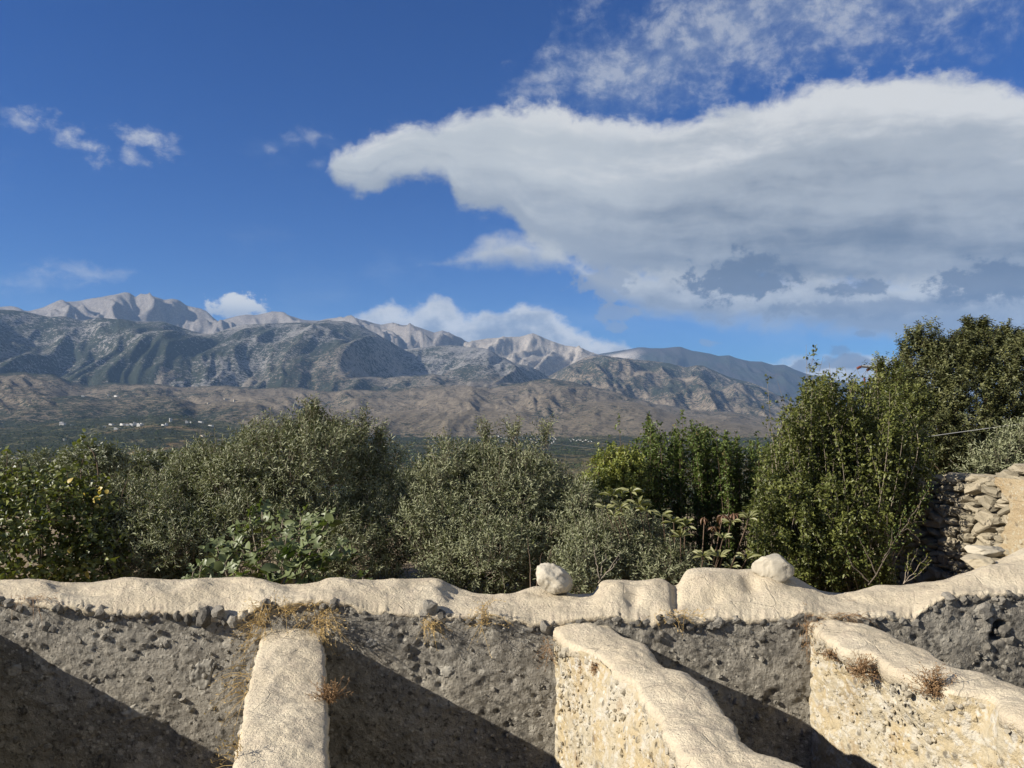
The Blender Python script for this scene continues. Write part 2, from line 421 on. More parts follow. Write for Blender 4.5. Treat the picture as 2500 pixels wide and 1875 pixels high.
def rubble_mat(name, base, alt, spot, pale, rust=None, spot_at=0.6, pale_at=0.64, dark_amt=0.8):
    """conglomerate wall: mottled matrix, chips, lichen spots"""
    base, alt, spot, pale, rust = sc(base), sc(alt), sc(spot), sc(pale), (sc(rust) if rust else None)
    m, g, b = mat_new(name)
    tc = g.n.new('ShaderNodeTexCoord').outputs['Object']
    n1 = g.noise(tc, 3.0, 5, 0.6); n2 = g.noise(tc, 26.0, 5, 0.65); n3 = g.noise(tc, 90.0, 4, 0.7)
    chip = g.n.new('ShaderNodeTexVoronoi'); chip.inputs['Scale'].default_value = 34.0; g.l.new(tc, chip.inputs['Vector'])
    csep = g.n.new('ShaderNodeSeparateXYZ'); g.l.new(chip.outputs['Color'], csep.inputs[0])
    chip2 = g.n.new('ShaderNodeTexVoronoi'); chip2.inputs['Scale'].default_value = 13.0; g.l.new(tc, chip2.inputs['Vector'])
    csep2 = g.n.new('ShaderNodeSeparateXYZ'); g.l.new(chip2.outputs['Color'], csep2.inputs[0])
    col = g.mix(g.step(n1, 0.36, 0.66), base, alt)
    nb = g.noise(tc, 1.3, 6, 0.65)
    col = g.mix(g.step(nb, 0.52, 0.72, 0.0, 0.45), col, pale)
    col = g.mix(g.step(nb, 0.48, 0.30, 0.0, 0.45), col, spot if not rust else rust)
    col = g.mix(g.mul(g.step(csep.outputs[0], 0.62, 0.98), g.step(chip.outputs['Distance'], 0.30, 0.55, 1.0, 0.0)), col, pale)
    col = g.mix(g.mul(g.step(csep2.outputs[0], 0.74, 0.9), g.step(g.add(chip2.outputs['Distance'], g.mul(g.sub(n2, .5), .5)), 0.25, 0.45, 0.8, 0.0)), col, pale)
    col = g.mix(g.mul(g.step(csep2.outputs[1], 0.66, 0.8), g.step(g.add(chip2.outputs['Distance'], g.mul(g.sub(n2, .5), .6)), 0.18, 0.40, 0.85, 0.0)), col, spot)
    col = g.mix(g.mul(g.step(n2, spot_at - .06, spot_at + .06), dark_amt), col, spot)
    col = g.mix(g.step(n3, 0.6, 0.74, 0.0, 0.5), col, spot)
    col = g.mix(g.mul(g.step(g.noise(tc, 11.0, 6, 0.7), pale_at - .03, pale_at + .06), 0.7), col, pale)
    if rust: col = g.mix(g.mul(g.step(g.noise(tc, 4.5, 5, 0.65), 0.60, 0.70), 0.55), col, rust)
    g.l.new(col, b.inputs['Base Color']); b.inputs['Roughness'].default_value = 0.95; b.inputs['Specular IOR Level'].default_value = 0.12
    bn = g.n.new('ShaderNodeBump'); bn.inputs['Strength'].default_value = 0.8; bn.inputs['Distance'].default_value = 0.02
    h = g.add(g.mul(g.sub(1.0, chip.outputs['Distance']), 0.35), g.mul(n2, 1.9), g.mul(n3, 0.6))
    g.l.new(h, bn.inputs['Height']); g.l.new(bn.outputs[0], b.inputs['Normal'])
    return m

def stone_mat(name, lo, hi, spot, amt=0.6):
    m, g, b = mat_new(name)
    tc = g.n.new('ShaderNodeTexCoord').outputs['Object']
    oi = g.n.new('ShaderNodeObjectInfo').outputs['Random']; lo, hi, spot = sc(lo), sc(hi), sc(spot)
    v = g.n.new('ShaderNodeVectorMath'); v.operation = 'ADD'; g.l.new(tc, v.inputs[0]); g.l.new(g.xyz(g.mul(oi, 37.0), g.mul(oi, 91.0), 0.0), v.inputs[1]); p = v.outputs[0]
    n1 = g.noise(p, 2.0, 5); n2 = g.noise(p, 6.0, 5, .65)
    f = g.m('MULTIPLY_ADD', oi, 0.8, g.mul(g.sub(n1, 0.4), 0.8), clamp=True)
    col = g.mix(f, lo, hi)
    col = g.mix(g.mul(g.step(n2, 0.52, 0.66), amt), col, spot)
    g.l.new(col, b.inputs['Base Color']); b.inputs['Roughness'].default_value = 0.93; b.inputs['Specular IOR Level'].default_value = 0.15
    bn = g.n.new('ShaderNodeBump'); bn.inputs['Strength'].default_value = 0.6; bn.inputs['Distance'].default_value = 0.02
    g.l.new(g.noise(p, 9.0, 5, .65), bn.inputs['Height']); g.l.new(bn.outputs[0], b.inputs['Normal'])
    return m

M = {}
M['mortar'] = mortar_mat()
M['grey_rubble'] = rubble_mat('grey_rubble', (0.225, 0.206, 0.172), (0.335, 0.305, 0.25), (0.060, 0.056, 0.049), (0.42, 0.39, 0.325), pale_at=0.60)
M['cream_rubble'] = rubble_mat('cream_rubble', (0.49, 0.43, 0.31), (0.50, 0.40, 0.235), (0.18, 0.16, 0.125), (0.60, 0.56, 0.47), (0.30, 0.20, 0.10), spot_at=0.68, pale_at=0.53, dark_amt=0.7)
M['grey_stone'] = stone_mat('grey_stone', (0.085, 0.078, 0.067), (0.36, 0.33, 0.275), (0.045, 0.042, 0.038))
M['old_render'] = stone_mat('old_render', (0.30, 0.28, 0.235), (0.36, 0.335, 0.28), (0.15, 0.138, 0.115), 0.8)
M['pale_stone'] = stone_mat('pale_stone', (0.36, 0.31, 0.22), (0.52, 0.47, 0.37), (0.20, 0.18, 0.145), 0.45)
M['dry_stone'] = stone_mat('dry_stone', (0.24, 0.21, 0.15), (0.44, 0.38, 0.275), (0.15, 0.135, 0.105), 0.6)
M['ochre_plaster'] = rubble_mat('ochre_plaster', (0.38, 0.285, 0.165), (0.42, 0.345, 0.225), (0.20, 0.155, 0.10), (0.47, 0.42, 0.31), spot_at=0.72, pale_at=0.6, dark_amt=0.5)
M['boulder'] = stone_mat('boulder', (0.44, 0.395, 0.31), (0.52, 0.475, 0.385), (0.30, 0.265, 0.21), 0.7)
M['bark'] = simple('bark', (0.13, 0.105, 0.08), 0.9, 0.4, 25, 0.5)
M['pale_twig'] = simple('pale_twig', (0.30, 0.25, 0.19), 0.85, 0.3, 30)
M['brown_twig'] = simple('brown_twig', (0.16, 0.11, 0.075), 0.85, 0.3, 30)
M['olive'] = leaf_mat('olive_leaf', (0.020, 0.031, 0.010), (0.225, 0.240, 0.105), under=(0.225, 0.235, 0.135), rough=0.5, spec=0.25, transl=.15)
M['olive_far'] = leaf_mat('olive_leaf_pale', (0.07, 0.085, 0.04), (0.17, 0.18, 0.09), under=(0.19, 0.20, 0.125))
M['lentisk'] = leaf_mat('lentisk_leaf', (0.024, 0.038, 0.010), (0.180, 0.190, 0.050), odd=(0.24, 0.21, 0.08), odd_at=0.95)
M['pear'] = leaf_mat('pear_leaf', (0.024, 0.044, 0.010), (0.130, 0.168, 0.038), odd=(0.17, 0.135, 0.05), odd_at=0.84)
M['lime'] = leaf_mat('lime_leaf', (0.12, 0.15, 0.03), (0.24, 0.24, 0.05))
M['evergreen'] = leaf_mat('evergreen_leaf', (0.024, 0.034, 0.011), (0.155, 0.155, 0.058), transl=0.12, rough=0.55)
M['vine'] = leaf_mat('vine_leaf', (0.026, 0.044, 0.010), (0.175, 0.185, 0.040), odd=(0.36, 0.27, 0.045), odd_at=0.955, transl=0.25, spec=0.5)
M['fig'] = leaf_mat('fig_leaf', (0.040, 0.065, 0.016), (0.130, 0.160, 0.045), under=(0.13, 0.155, 0.065), transl=0.2)
M['loquat'] = leaf_mat('loquat_leaf', (0.09, 0.115, 0.03), (0.34, 0.33, 0.10), under=(0.20, 0.20, 0.09), transl=0.2)
M['dead_leaf'] = leaf_mat('dead_leaf', (0.12, 0.07, 0.042), (0.20, 0.115, 0.07))
M['straw'] = leaf_mat('straw', (0.40, 0.27, 0.10), (0.60, 0.43, 0.19), transl=0.15, rough=.7)
M['dry_herb'] = leaf_mat('dry_herb', (0.20, 0.115, 0.055), (0.34, 0.215, 0.11), transl=0.12, rough=.8)
M['white_render'] = simple('white_render', (0.62, 0.60, 0.56), 0.8, 0.06, 2)
M['cream_render'] = simple('cream_render', (0.42, 0.37, 0.29), 0.8, 0.08, 2)
M['tile'] = simple('roof_tile', (0.36, 0.20, 0.13), 0.85, 0.2, 3)
M['window'] = simple('window_dark', (0.05, 0.055, 0.06), 0.3, 0.2, 3)
M['cable'] = simple('cable', (0.26, 0.26, 0.25), 0.6, 0.1, 5)
M['steel'] = simple('galvanised_steel', (0.30, 0.30, 0.29), 0.5, 0.15, 10)
M['insulator'] = simple('insulator', (0.16, 0.05, 0.035), 0.35, 0.1, 10)
M['pole_wood'] = simple('pole_wood', (0.16, 0.12, 0.085), 0.9, 0.3, 8)

# ------------------------------------------------------------------ terrain
def sil(pts):
    p = np.array(pts, float); a, e = ang(p[:, 0], p[:, 1]); return a, np.tan(e)

LAY = [
 dict(n='bare', R=17000, B=12300, sp=1300, am=.75, pw=.95, pts=[(-400, 775), (-100, 756), (0, 749), (25, 748), (45, 753), (60, 759), (78, 757), (105, 750), (135, 737), (185, 735), (240, 725), (300, 715), (316, 716), (330, 727), (342, 723), (365, 719), (377, 723),
   (400, 732), (420, 729), (435, 732), (455, 745), (490, 756), (510, 768), (532, 783), (560, 776), (600, 767), (625, 769), (660, 763), (692, 764), (710, 772), (740, 780), (780, 782), (800, 778), (840, 775), (862, 775),
   (890, 783), (930, 792), (955, 788), (985, 793), (1000, 792), (1040, 805), (1060, 811), (1080, 805), (1100, 813), (1122, 826), (1145, 836), (1200, 860), (1300, 930), (1500, 1010)]),
 dict(n='peak', R=15500, B=10800, sp=1200, am=.7, pw=1.1, pts=[(1000, 960), (1090, 860), (1130, 840), (1152, 833), (1190, 826), (1235, 823), (1270, 822), (1300, 813), (1322, 822), (1350, 834), (1365, 840), (1380, 844), (1400, 845), (1420, 848), (1440, 858), (1458, 864), (1480, 872), (1530, 890), (1650, 940), (1800, 1010)]),
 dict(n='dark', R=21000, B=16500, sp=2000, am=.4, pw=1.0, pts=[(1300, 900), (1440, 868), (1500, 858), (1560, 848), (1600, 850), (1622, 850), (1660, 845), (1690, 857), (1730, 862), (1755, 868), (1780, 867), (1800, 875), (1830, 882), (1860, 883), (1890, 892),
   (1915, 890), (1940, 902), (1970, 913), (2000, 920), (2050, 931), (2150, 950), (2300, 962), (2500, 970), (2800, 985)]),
 dict(n='scrub', R=12000, B=7600, sp=1800, am=.62, pw=1.0, pts=[(-400, 765), (-100, 752), (0, 757), (30, 758), (60, 762), (100, 771), (125, 774), (160, 772), (200, 782), (240, 775), (290, 780), (330, 786), (400, 785), (440, 800), (490, 815), (520, 816), (560, 801), (600, 792), (650, 792), (700, 788),
   (760, 788), (800, 782), (840, 784), (880, 795), (920, 815), (960, 840), (985, 853), (1010, 851), (1050, 846), (1100, 843), (1160, 848), (1190, 852), (1220, 872), (1260, 889), (1290, 894), (1320, 908), (1345, 926), (1400, 950), (1600, 1010)]),
 dict(n='spur', R=12800, B=7900, sp=1300, am=.7, pw=1.0, pts=[(1200, 960), (1345, 916), (1400, 887), (1430, 873), (1470, 868), (1530, 876), (1600, 883), (1640, 890), (1675, 897), (1700, 892), (1715, 893), (1735, 902), (1780, 921), (1850, 941), (1900, 965), (1960, 986), (2050, 1003), (2200, 1020), (2500, 1030), (2800, 1030)]),
 dict(n='knoll', R=9400, B=7300, sp=900, am=.55, pw=.9, pts=[(-400, 915), (-100, 905), (0, 897), (60, 903), (120, 912), (170, 903), (230, 900), (290, 905), (335, 888), (365, 874), (390, 867), (415, 879), (450, 897), (500, 913), (560, 918), (620, 910), (700, 914), (780, 922), (860, 914), (940, 924), (1000, 921), (1060, 917), (1120, 928), (1180, 922), (1240, 935), (1320, 946), (1500, 990), (2800, 1040)]),
 dict(n='foot', R=7900, B=5000, sp=900, am=.5, pw=.9, pts=[(-400, 905), (-100, 905), (0, 912), (60, 909), (130, 915), (170, 930), (210, 938), (280, 935), (350, 940), (430, 946), (500, 940), (560, 942), (640, 946), (700, 943), (800, 955), (900, 955), (1000, 946), (1080, 938), (1130, 940),
   (1200, 946), (1290, 932), (1340, 926), (1400, 930), (1450, 942), (1520, 965), (1600, 985), (1700, 1000), (1900, 1020), (2200, 1030), (2800, 1040)]),
 dict(n='brown', R=6200, B=4300, sp=700, am=.45, pw=.9, pts=[(-400, 975), (-100, 985), (0, 988), (100, 975), (200, 966), (300, 975), (420, 968), (480, 982), (550, 976), (640, 985), (700, 1000), (850, 1004), (1000, 1000), (1150, 988), (1300, 992), (1400, 984), (1450, 980), (1540, 984), (1600, 1000), (1700, 1022), (1850, 1040), (2100, 1048), (2800, 1050)]),
 dict(n='grove', R=4700, B=2500, sp=600, am=.30, pw=1.0, pts=[(-400, 1040), (-100, 1045), (0, 1042), (150, 1028), (300, 1018), (420, 1012), (500, 1022), (600, 1036), (700, 1044), (900, 1058), (1100, 1064), (1300, 1071), (1500, 1074), (2000, 1076), (2800, 1078)]),
]
for L in LAY: L['sa'], L['st'] = sil(L['pts'])

RN = np.array([0, 6.30, 6.40, 13, 20, 30, 50, 90, 200, 500, 900, 1300, 1e6]); ZN = np.array([0, 0, .9, .9, .35, -.7, -3.0, -8, -28, -78, -112, -128, -128.])

def terrain(az, r):
    """height, and which layer shows, at polar position"""
    x, y = r * np.sin(az), r * np.cos(az)
    yy = np.where(y > 0, np.minimum(r, np.abs(y) * 1.0001), 0.0)
    z = np.interp(yy, RN, ZN)
    z = np.where((y <= 0), -np.clip((r - 30) * .02, 0, 8), z)
    far = np.clip((r - 12) / 60, 0, 1)
    z = z + far * (fbm(x / 45, y / 45, 3, 3) * .6 + np.clip(r / 900, 0, 1) * fbm(x / 420, y / 420, 4, 4) * 26)
    idx = np.full(z.shape, -1); dd = np.zeros(z.shape)
    mid = np.cos(np.clip((np.abs(az) - .9) * .8, 0, np.pi / 2)) ** 2
    for i, L in enumerate(LAY):
        R, B = L['R'], L['B']
        t = np.interp(az, L['sa'], L['st']) + {'foot': .0034, 'brown': .0040, 'grove': .0024, 'knoll': .0022}.get(L['n'], 0) * fbm(az * 17, r / 2600, 900 + i, 3) * 1.6; Rw = R * (1 + .02 * np.sin(az * 9 + i))
        H = (Rw * t + ZC) * (.12 + .88 * mid)                          # crest height
        base = -134.0
        d = (Rw - r) / (R - B)
        lat = az * R + .25 * (Rw - r) * (1 if i % 2 else -.6)
        lat = lat + 260 * pn(r / 1500, az * 8, 50 + i)
        sp = L['sp']
        s = ridged(lat / sp, r / (sp * 3.2), 60 + i * 7, 3, .45) - .25
        w = np.clip(d * 2.6, 0, 1) * (1 - .5 * np.clip(d, 0, 1))
        de = d - L['am'] * s * w * .55
        front = np.where(de > 0, np.clip(1 - de, 0, 1) ** L['pw'], 1 - np.clip(-de, 0, 3) * .75)
        gul = ridged(lat / (sp * .27), r / (sp * 1.3), 160 + i * 7, 3, .5)
        fin = ridged(lat / (sp * .11), r / (sp * .8), 260 + i * 7, 2, .5)
        gul = gul * (1.9 if L['n'] in ('bare', 'peak') else 1) + .42 * fin * (1.8 if L['n'] in ('bare', 'peak') else .5 if L['n'] in ('foot', 'brown', 'grove') else .7)
        hh = base + (H - base) * front + gul * np.clip(H - base, 0, 900) * .07 * np.clip(d * 3 + (.03 if L['n'] in ('bare', 'peak') else .12), .03 if L['n'] in ('bare', 'peak') else .12, 1) * np.clip((1.25 - d) * 3, 0, 1) * (d > -.3)
        hh = np.where(de > 1, base - (de - 1) * 250, hh)
        k = hh > z
        z = np.where(k, hh, z); idx = np.where(k, i, idx); dd = np.where(k, d, dd)
    return z, idx, dd

C_ = {'bare': (.190, .174, .158), 'peak': (.28, .252, .215), 'dark': (.052, .046, .042), 'scrub': (.235, .225, .21), 'spur': (.25, .21, .16), 'knoll': (.185, .163, .13), 'foot': (.172, .145, .108), 'brown': (.162, .136, .098), 'grove': (.125, .118, .068), 'plain': (.13, .112, .062)}  # 'dark': cloud shadow on the far right ridge, put into its base colour
VEG = {'bare': -.1, 'peak': .0, 'dark': .55, 'scrub': .50, 'spur': .42, 'knoll': .42, 'foot': .27, 'brown': .22, 'grove': .74, 'plain': .58}  # dense scrub on 'dark' deepens that painted cloud shadow

def build_terrain():
    front = np.linspace(-.70, .70, 740)
    back = np.linspace(.72, 2 * np.pi - .72, 70)[1:-1]
    az = np.concatenate([front, back])
    r1 = np.concatenate([[.4], np.linspace(1, 6.28, 5), [6.32, 6.38], np.geomspace(6.5, 60, 34)])
    r2 = np.geomspace(60, 2600, 60)[1:]
    r3 = np.concatenate([np.geomspace(2600, 8200, 100)[1:], np.linspace(8200, 13500, 112)[1:], np.linspace(13500, 21500, 86)[1:], [22500, 24000]])
    rs = np.concatenate([r1, r2, r3])
    A, Rr = np.meshgrid(az, rs)
    Z, I, D = terrain(A, Rr)
    X, Y = Rr * np.sin(A), Rr * np.cos(A)
    names = [L['n'] for L in LAY] + ['plain']
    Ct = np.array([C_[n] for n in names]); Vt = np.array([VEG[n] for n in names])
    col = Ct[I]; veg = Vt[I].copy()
    lat = A * np.maximum(Rr, 2500)
    P = fbm(lat / 900, Rr / 1100, 401, 4); Q = fbm(lat / 330, Rr / 420, 402, 4)
    isn = lambda n: I == names.index(n)
    k = isn('bare'); veg[k] += np.clip(D[k] - .25, 0, 1) * .8
    k = isn('peak'); veg[k] += np.clip(D[k] - .35, 0, 1) * .7
    k = isn('scrub'); left = np.clip((-.10 - A[k]) / .22, 0, 1); veg[k] += left * .20 + np.clip(D[k], 0, 1) * .25 - .12  # left slopes: thicker scrub, partly painted in for cloud shadow
    lowb = np.clip((D[k] + .35 * Q[k] - .42) / .25, 0, 1)[:, None] * np.clip((A[k] + .45 + .3 * P[k]) / .25, 0, 1)[:, None]
    col[k] = col[k] * (1 - lowb) + np.array(C_['foot']) * lowb; veg[k] -= lowb[:, 0] * .22
    k = isn('spur'); lowb = np.clip((D[k] - .18) / .35, 0, 1)[:, None]; col[k] = col[k] * (1 - lowb) + np.array((.205, .17, .125)) * lowb; veg[k] += .20 - lowb[:, 0] * .12
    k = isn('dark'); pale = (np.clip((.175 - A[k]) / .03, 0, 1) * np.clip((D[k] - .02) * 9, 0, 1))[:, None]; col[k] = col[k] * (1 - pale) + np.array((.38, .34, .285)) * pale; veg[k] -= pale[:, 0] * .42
    k = isn('foot') | isn('brown'); veg[k] += np.clip((-.22 - A[k]) / .2, 0, 1) * np.where(isn('brown'), .38, .12)[k]
    k = isn('foot'); veg[k] += .34 * np.clip(1 - D[k] / .16, 0, 1)
    amp = np.where(isn('bare') | isn('peak'), .15, np.where(isn('grove') | isn('plain'), .75, np.where(isn('foot') | isn('brown'), .55, .8)))
    veg = np.clip(veg + amp * (P * .75 + Q * .55), -.3, 1)
    earth = np.clip((fbm(lat / 160, Rr / 420, 77, 3) - .18) * 4, 0, 1) * (isn('plain') | isn('grove')) * (Rr > 250)
    col = col * (1 - earth[..., None] * .75) + np.array((.21, .145, .085)) * earth[..., None] * .75; veg -= earth * .3
    col *= (1 + .16 * fbm(lat / 500, Rr / 260, 88, 4))[..., None]
    nz, na = A.shape
    V = np.stack([X, Y, Z], -1)
    m, g, b = mat_new('hillside')
    tc = g.n.new('ShaderNodeTexCoord').outputs['Object']
    ca = g.n.new('ShaderNodeAttribute'); ca.attribute_name = 'base'
    va = g.n.new('ShaderNodeAttribute'); va.attribute_name = 'veg'; vf = va.outputs['Fac']
    sp1 = g.noise(tc, .020, 6, .72); sp2 = g.noise(tc, .07, 3, .6); rk = g.noise(tc, .028, 6, .7)
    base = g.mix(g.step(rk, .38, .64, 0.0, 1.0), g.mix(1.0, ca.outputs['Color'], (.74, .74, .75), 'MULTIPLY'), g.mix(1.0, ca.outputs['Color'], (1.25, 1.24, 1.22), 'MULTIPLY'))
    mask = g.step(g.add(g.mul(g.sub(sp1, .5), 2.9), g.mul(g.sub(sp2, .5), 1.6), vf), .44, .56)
    green = g.mix(g.noise(tc, .012, 4), (.024, .028, .021), (.048, .055, .034))
    g.l.new(g.mix(mask, base, green), b.inputs['Base Color']); b.inputs['Roughness'].default_value = 1.0; b.inputs['Specular IOR Level'].default_value = 0.0
    bn = g.n.new('ShaderNodeBump'); bn.inputs['Strength'].default_value = .8; bn.inputs['Distance'].default_value = 26.0
    g.l.new(g.add(g.mul(rk, 1.2), g.mul(sp1, 1.0), g.mul(mask, .8)), bn.inputs['Height']); g.l.new(bn.outputs[0], b.inputs['Normal'])
    gm, g, b = mat_new('garden_soil')
    tc = g.n.new('ShaderNodeTexCoord').outputs['Object']
    n1 = g.noise(tc, 1.1, 5, .6); n2 = g.noise(tc, 14, 5, .65)
    col1 = g.mix(g.step(n1, .4, .62), (.19, .135, .075), (.26, .20, .11)); col1 = g.mix(g.step(n2, .5, .7, 0, .7), col1, (.09, .075, .04))
    g.l.new(col1, b.inputs['Base Color']); b.inputs['Roughness'].default_value = 1.0
    bn = g.n.new('ShaderNodeBump'); bn.inputs['Distance'].default_value = .05; g.l.new(n2, bn.inputs['Height']); g.l.new(bn.outputs[0], b.inputs['Normal'])
    def strip(name, i0, i1, mat):
        n = i1 - i0
        F = grid_faces(n, na); j = np.arange(n - 1) * na
        F = np.concatenate([F, np.stack([j + na - 1, j + 2 * na - 1, j + na, j], 1)])[:, ::-1]
        me = mesh(name, V[i0:i1].reshape(-1, 3), F, mat, True, {'veg': veg[i0:i1].ravel()}, {'base': col[i0:i1].reshape(-1, 3)})
        return tag(link(name, me), kind='structure')
    n1, n2 = len(r1), len(r1) + len(r2)
    tag(strip('ground', 0, n1, gm), 'dry brown earth under the garden and the cells')
    tag(strip('valley', n1 - 1, n2, m), 'dark green valley floor with groves and bare fields')
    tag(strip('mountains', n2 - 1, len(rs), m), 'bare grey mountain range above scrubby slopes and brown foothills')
build_terrain()

# air between here and the mountains
def build_haze():
    s, z0, z1 = 27000.0, -1500.0, 3200.0
    V = np.array([(x, y, z) for z in (z0, z1) for y in (-s, s) for x in (-s, s)])
    F = np.array([(0, 2, 3, 1), (4, 5, 7, 6), (0, 1, 5, 4), (1, 3, 7, 5), (3, 2, 6, 7), (2, 0, 4, 6)])
    m = bpy.data.materials.new('haze'); m.use_nodes = True; nt = m.node_tree; nt.nodes.clear()
    o = nt.nodes.new('ShaderNodeOutputMaterial'); v = nt.nodes.new('ShaderNodeVolumePrincipled')
    v.inputs['Color'].default_value = (.34, .58, 1.0, 1); v.inputs['Density'].default_value = 2.0e-5; v.inputs['Anisotropy'].default_value = 0.0
    nt.links.new(v.outputs[0], o.inputs['Volume'])
    tag(link('haze', mesh('haze', V, F, m, False)), 'thin blue air over the valley', kind='stuff')
build_haze()

# ------------------------------------------------------------------ ruined walls
YF, YB = 6.0, 6.72
FRONT = [(-500, 1470), (0, 1465), (60, 1466), (113, 1474), (200, 1480), (283, 1494), (395, 1486), (440, 1492), (480, 1490), (540, 1512), (575, 1508), (600, 1498), (640, 1470), (720, 1463), (800, 1464), (830, 1466), (860, 1478), (900, 1491), (960, 1492), (1020, 1498), (1120, 1499), (1180, 1498), (1250, 1509), (1310, 1519), (1360, 1514),
         (1385, 1510), (1440, 1506), (1490, 1498), (1540, 1508), (1590, 1520), (1620, 1501), (1660, 1506), (1700, 1513), (1750, 1506), (1850, 1508), (1930, 1504), (1960, 1488), (2000, 1500), (2070, 1502), (2120, 1502), (2170, 1498), (2230, 1504), (2270, 1474), (2310, 1450), (2400, 1447), (2500, 1447), (2900, 1450)]
BACK = [(-500, 1415), (0, 1418), (35, 1415), (70, 1411), (110, 1415), (150, 1422), (230, 1421), (260, 1416), (300, 1411), (360, 1412), (400, 1415), (450, 1417), (500, 1411), (560, 1409), (620, 1411), (655, 1420), (690, 1432), (740, 1429), (775, 1422), (800, 1411), (825, 1411), (850, 1417), (900, 1417), (960, 1413), (1060, 1411), (1075, 1414), (1092, 1424), (1130, 1440), (1160, 1451), (1205, 1453), (1250, 1449),
        (1280, 1438), (1310, 1430), (1350, 1436), (1400, 1452), (1450, 1450), (1456, 1440), (1462, 1421), (1480, 1416), (1520, 1415), (1560, 1418), (1610, 1412), (1628, 1416), (1642, 1432), (1656, 1429), (1664, 1410), (1674, 1392), (1690, 1386), (1720, 1384), (1780, 1388), (1800, 1391), (1840, 1388), (1900, 1390), (1935, 1405), (1960, 1420), (2000, 1442), (2040, 1451), (2090, 1443), (2140, 1429), (2200, 1429), (2250, 1422), (2320, 1415), (2345, 1403), (2380, 1391),
        (2400, 1376), (2440, 1366), (2500, 1336), (2700, 1300), (2900, 1290)]
FRONT, BACK = np.array(FRONT, float), np.array(BACK, float)

def facet(V, n, lo, hi, rs):
    for _ in range(n):
        d = rs.normal(size=3); d /= np.linalg.norm(d); e = np.clip(V @ d - rs.uniform(lo, hi), 0, None); V = V - e[:, None] * d
    return V
ROCKS = []          # unit rocks, low face count
def make_rocks():
    for k in range(11):
        bm = bmesh.new(); bmesh.ops.create_icosphere(bm, subdivisions=1 if k < 5 else 2, radius=1.0)
        V = np.array([v.co[:] for v in bm.verts]); F = np.array([[v.index for v in f.verts] for f in bm.faces]); bm.free()
        V = V * (1 + .28 * RS.uniform(-1, 1, (len(V), 1))) * np.array([1, .75 + .25 * RS.rand(), .6 + .35 * RS.rand()])
        if k >= 8:
            V = facet(V / np.abs(V).max(), 9, .45, .75, RS) * 1.3
            V = V * (1 + .14 * fbm(V[:, 0] * 2.1 + k, V[:, 1] * 2.1 + V[:, 2] * 1.7, 700 + k, 3))[:, None]
        elif k >= 5:                                                    # blockier
            V = np.sign(V) * np.abs(V) ** .45 * (1 + .10 * RS.uniform(-1, 1, (len(V), 1)))
        ROCKS.append((V, F))
make_rocks()
ROCK_ME = {}
def rock_mesh(k, mk, smooth=False):
    key = (k, mk, smooth)
    if key not in ROCK_ME: ROCK_ME[key] = mesh('stone', ROCKS[k][0], ROCKS[k][1], M[mk], smooth)
    return ROCK_ME[key]

def rot_rand():
    q = RS.normal(size=4); q /= np.linalg.norm(q); w, x, y, z = q
    return np.array([[1 - 2 * (y * y + z * z), 2 * (x * y - w * z), 2 * (x * z + w * y)], [2 * (x * y + w * z), 1 - 2 * (x * x + z * z), 2 * (y * z - w * x)], [2 * (x * z - w * y), 2 * (y * z + w * x), 1 - 2 * (x * x + y * y)]])

def stones_on(root, pts, sizes, mk, name='stone', flat=None, ks=(0, 1, 2, 3, 4)):
    """each one an object of its own"""
    base = np.array(root.location)
    for p, s in zip(pts, sizes):
        o = bpy.data.objects.new(name, rock_mesh(int(RS.choice(ks if s < .03 else (8, 9, 10))), mk)); COL.objects.link(o); o.parent = root
        R = rot_rand() * s
        mm = Matrix([[*R[i], p[i] - base[i]] for i in range(3)] + [[0, 0, 0, 1]])
        if flat is not None: mm = mm @ Matrix.Diagonal((1, 1, flat, 1))
        o.matrix_local = mm

def rubble_on(root, pts, sizes, mat):
    Vs, Fs, off = [], [], 0
    for p, s in zip(pts, sizes):
        V, F = ROCKS[RS.randint(5)]
        Vs.append((V @ rot_rand().T) * s + p); Fs.append(F + off); off += len(V)
    o = part('rubble', np.concatenate(Vs), np.concatenate(Fs), mat, root, False)
    tag(o, kind='stuff')

def wall_relief(a, b, seed, amp=1.0):
    """lumpy conglomerate relief in metres"""
    w1, c1 = worley(a / .085, b / .075, seed); w2, c2 = worley(a / .036, b / .03, seed + 9)
    st = np.clip(.55 - w1, 0, .5) * (c1 > .45) * (c1 - .2) * .075
    st += np.clip(.5 - w2, 0, .5) * (c2 > .3) * .020
    pit = -np.clip(.38 - w1, 0, .4) * (c1 < .10) * .16
    return amp * (.26 * st + .55 * pit + .044 * fbm(a / .6, b / .5, seed + 2, 5, .6) + .016 * fbm(a / .10, b / .085, seed + 3, 4, .6))

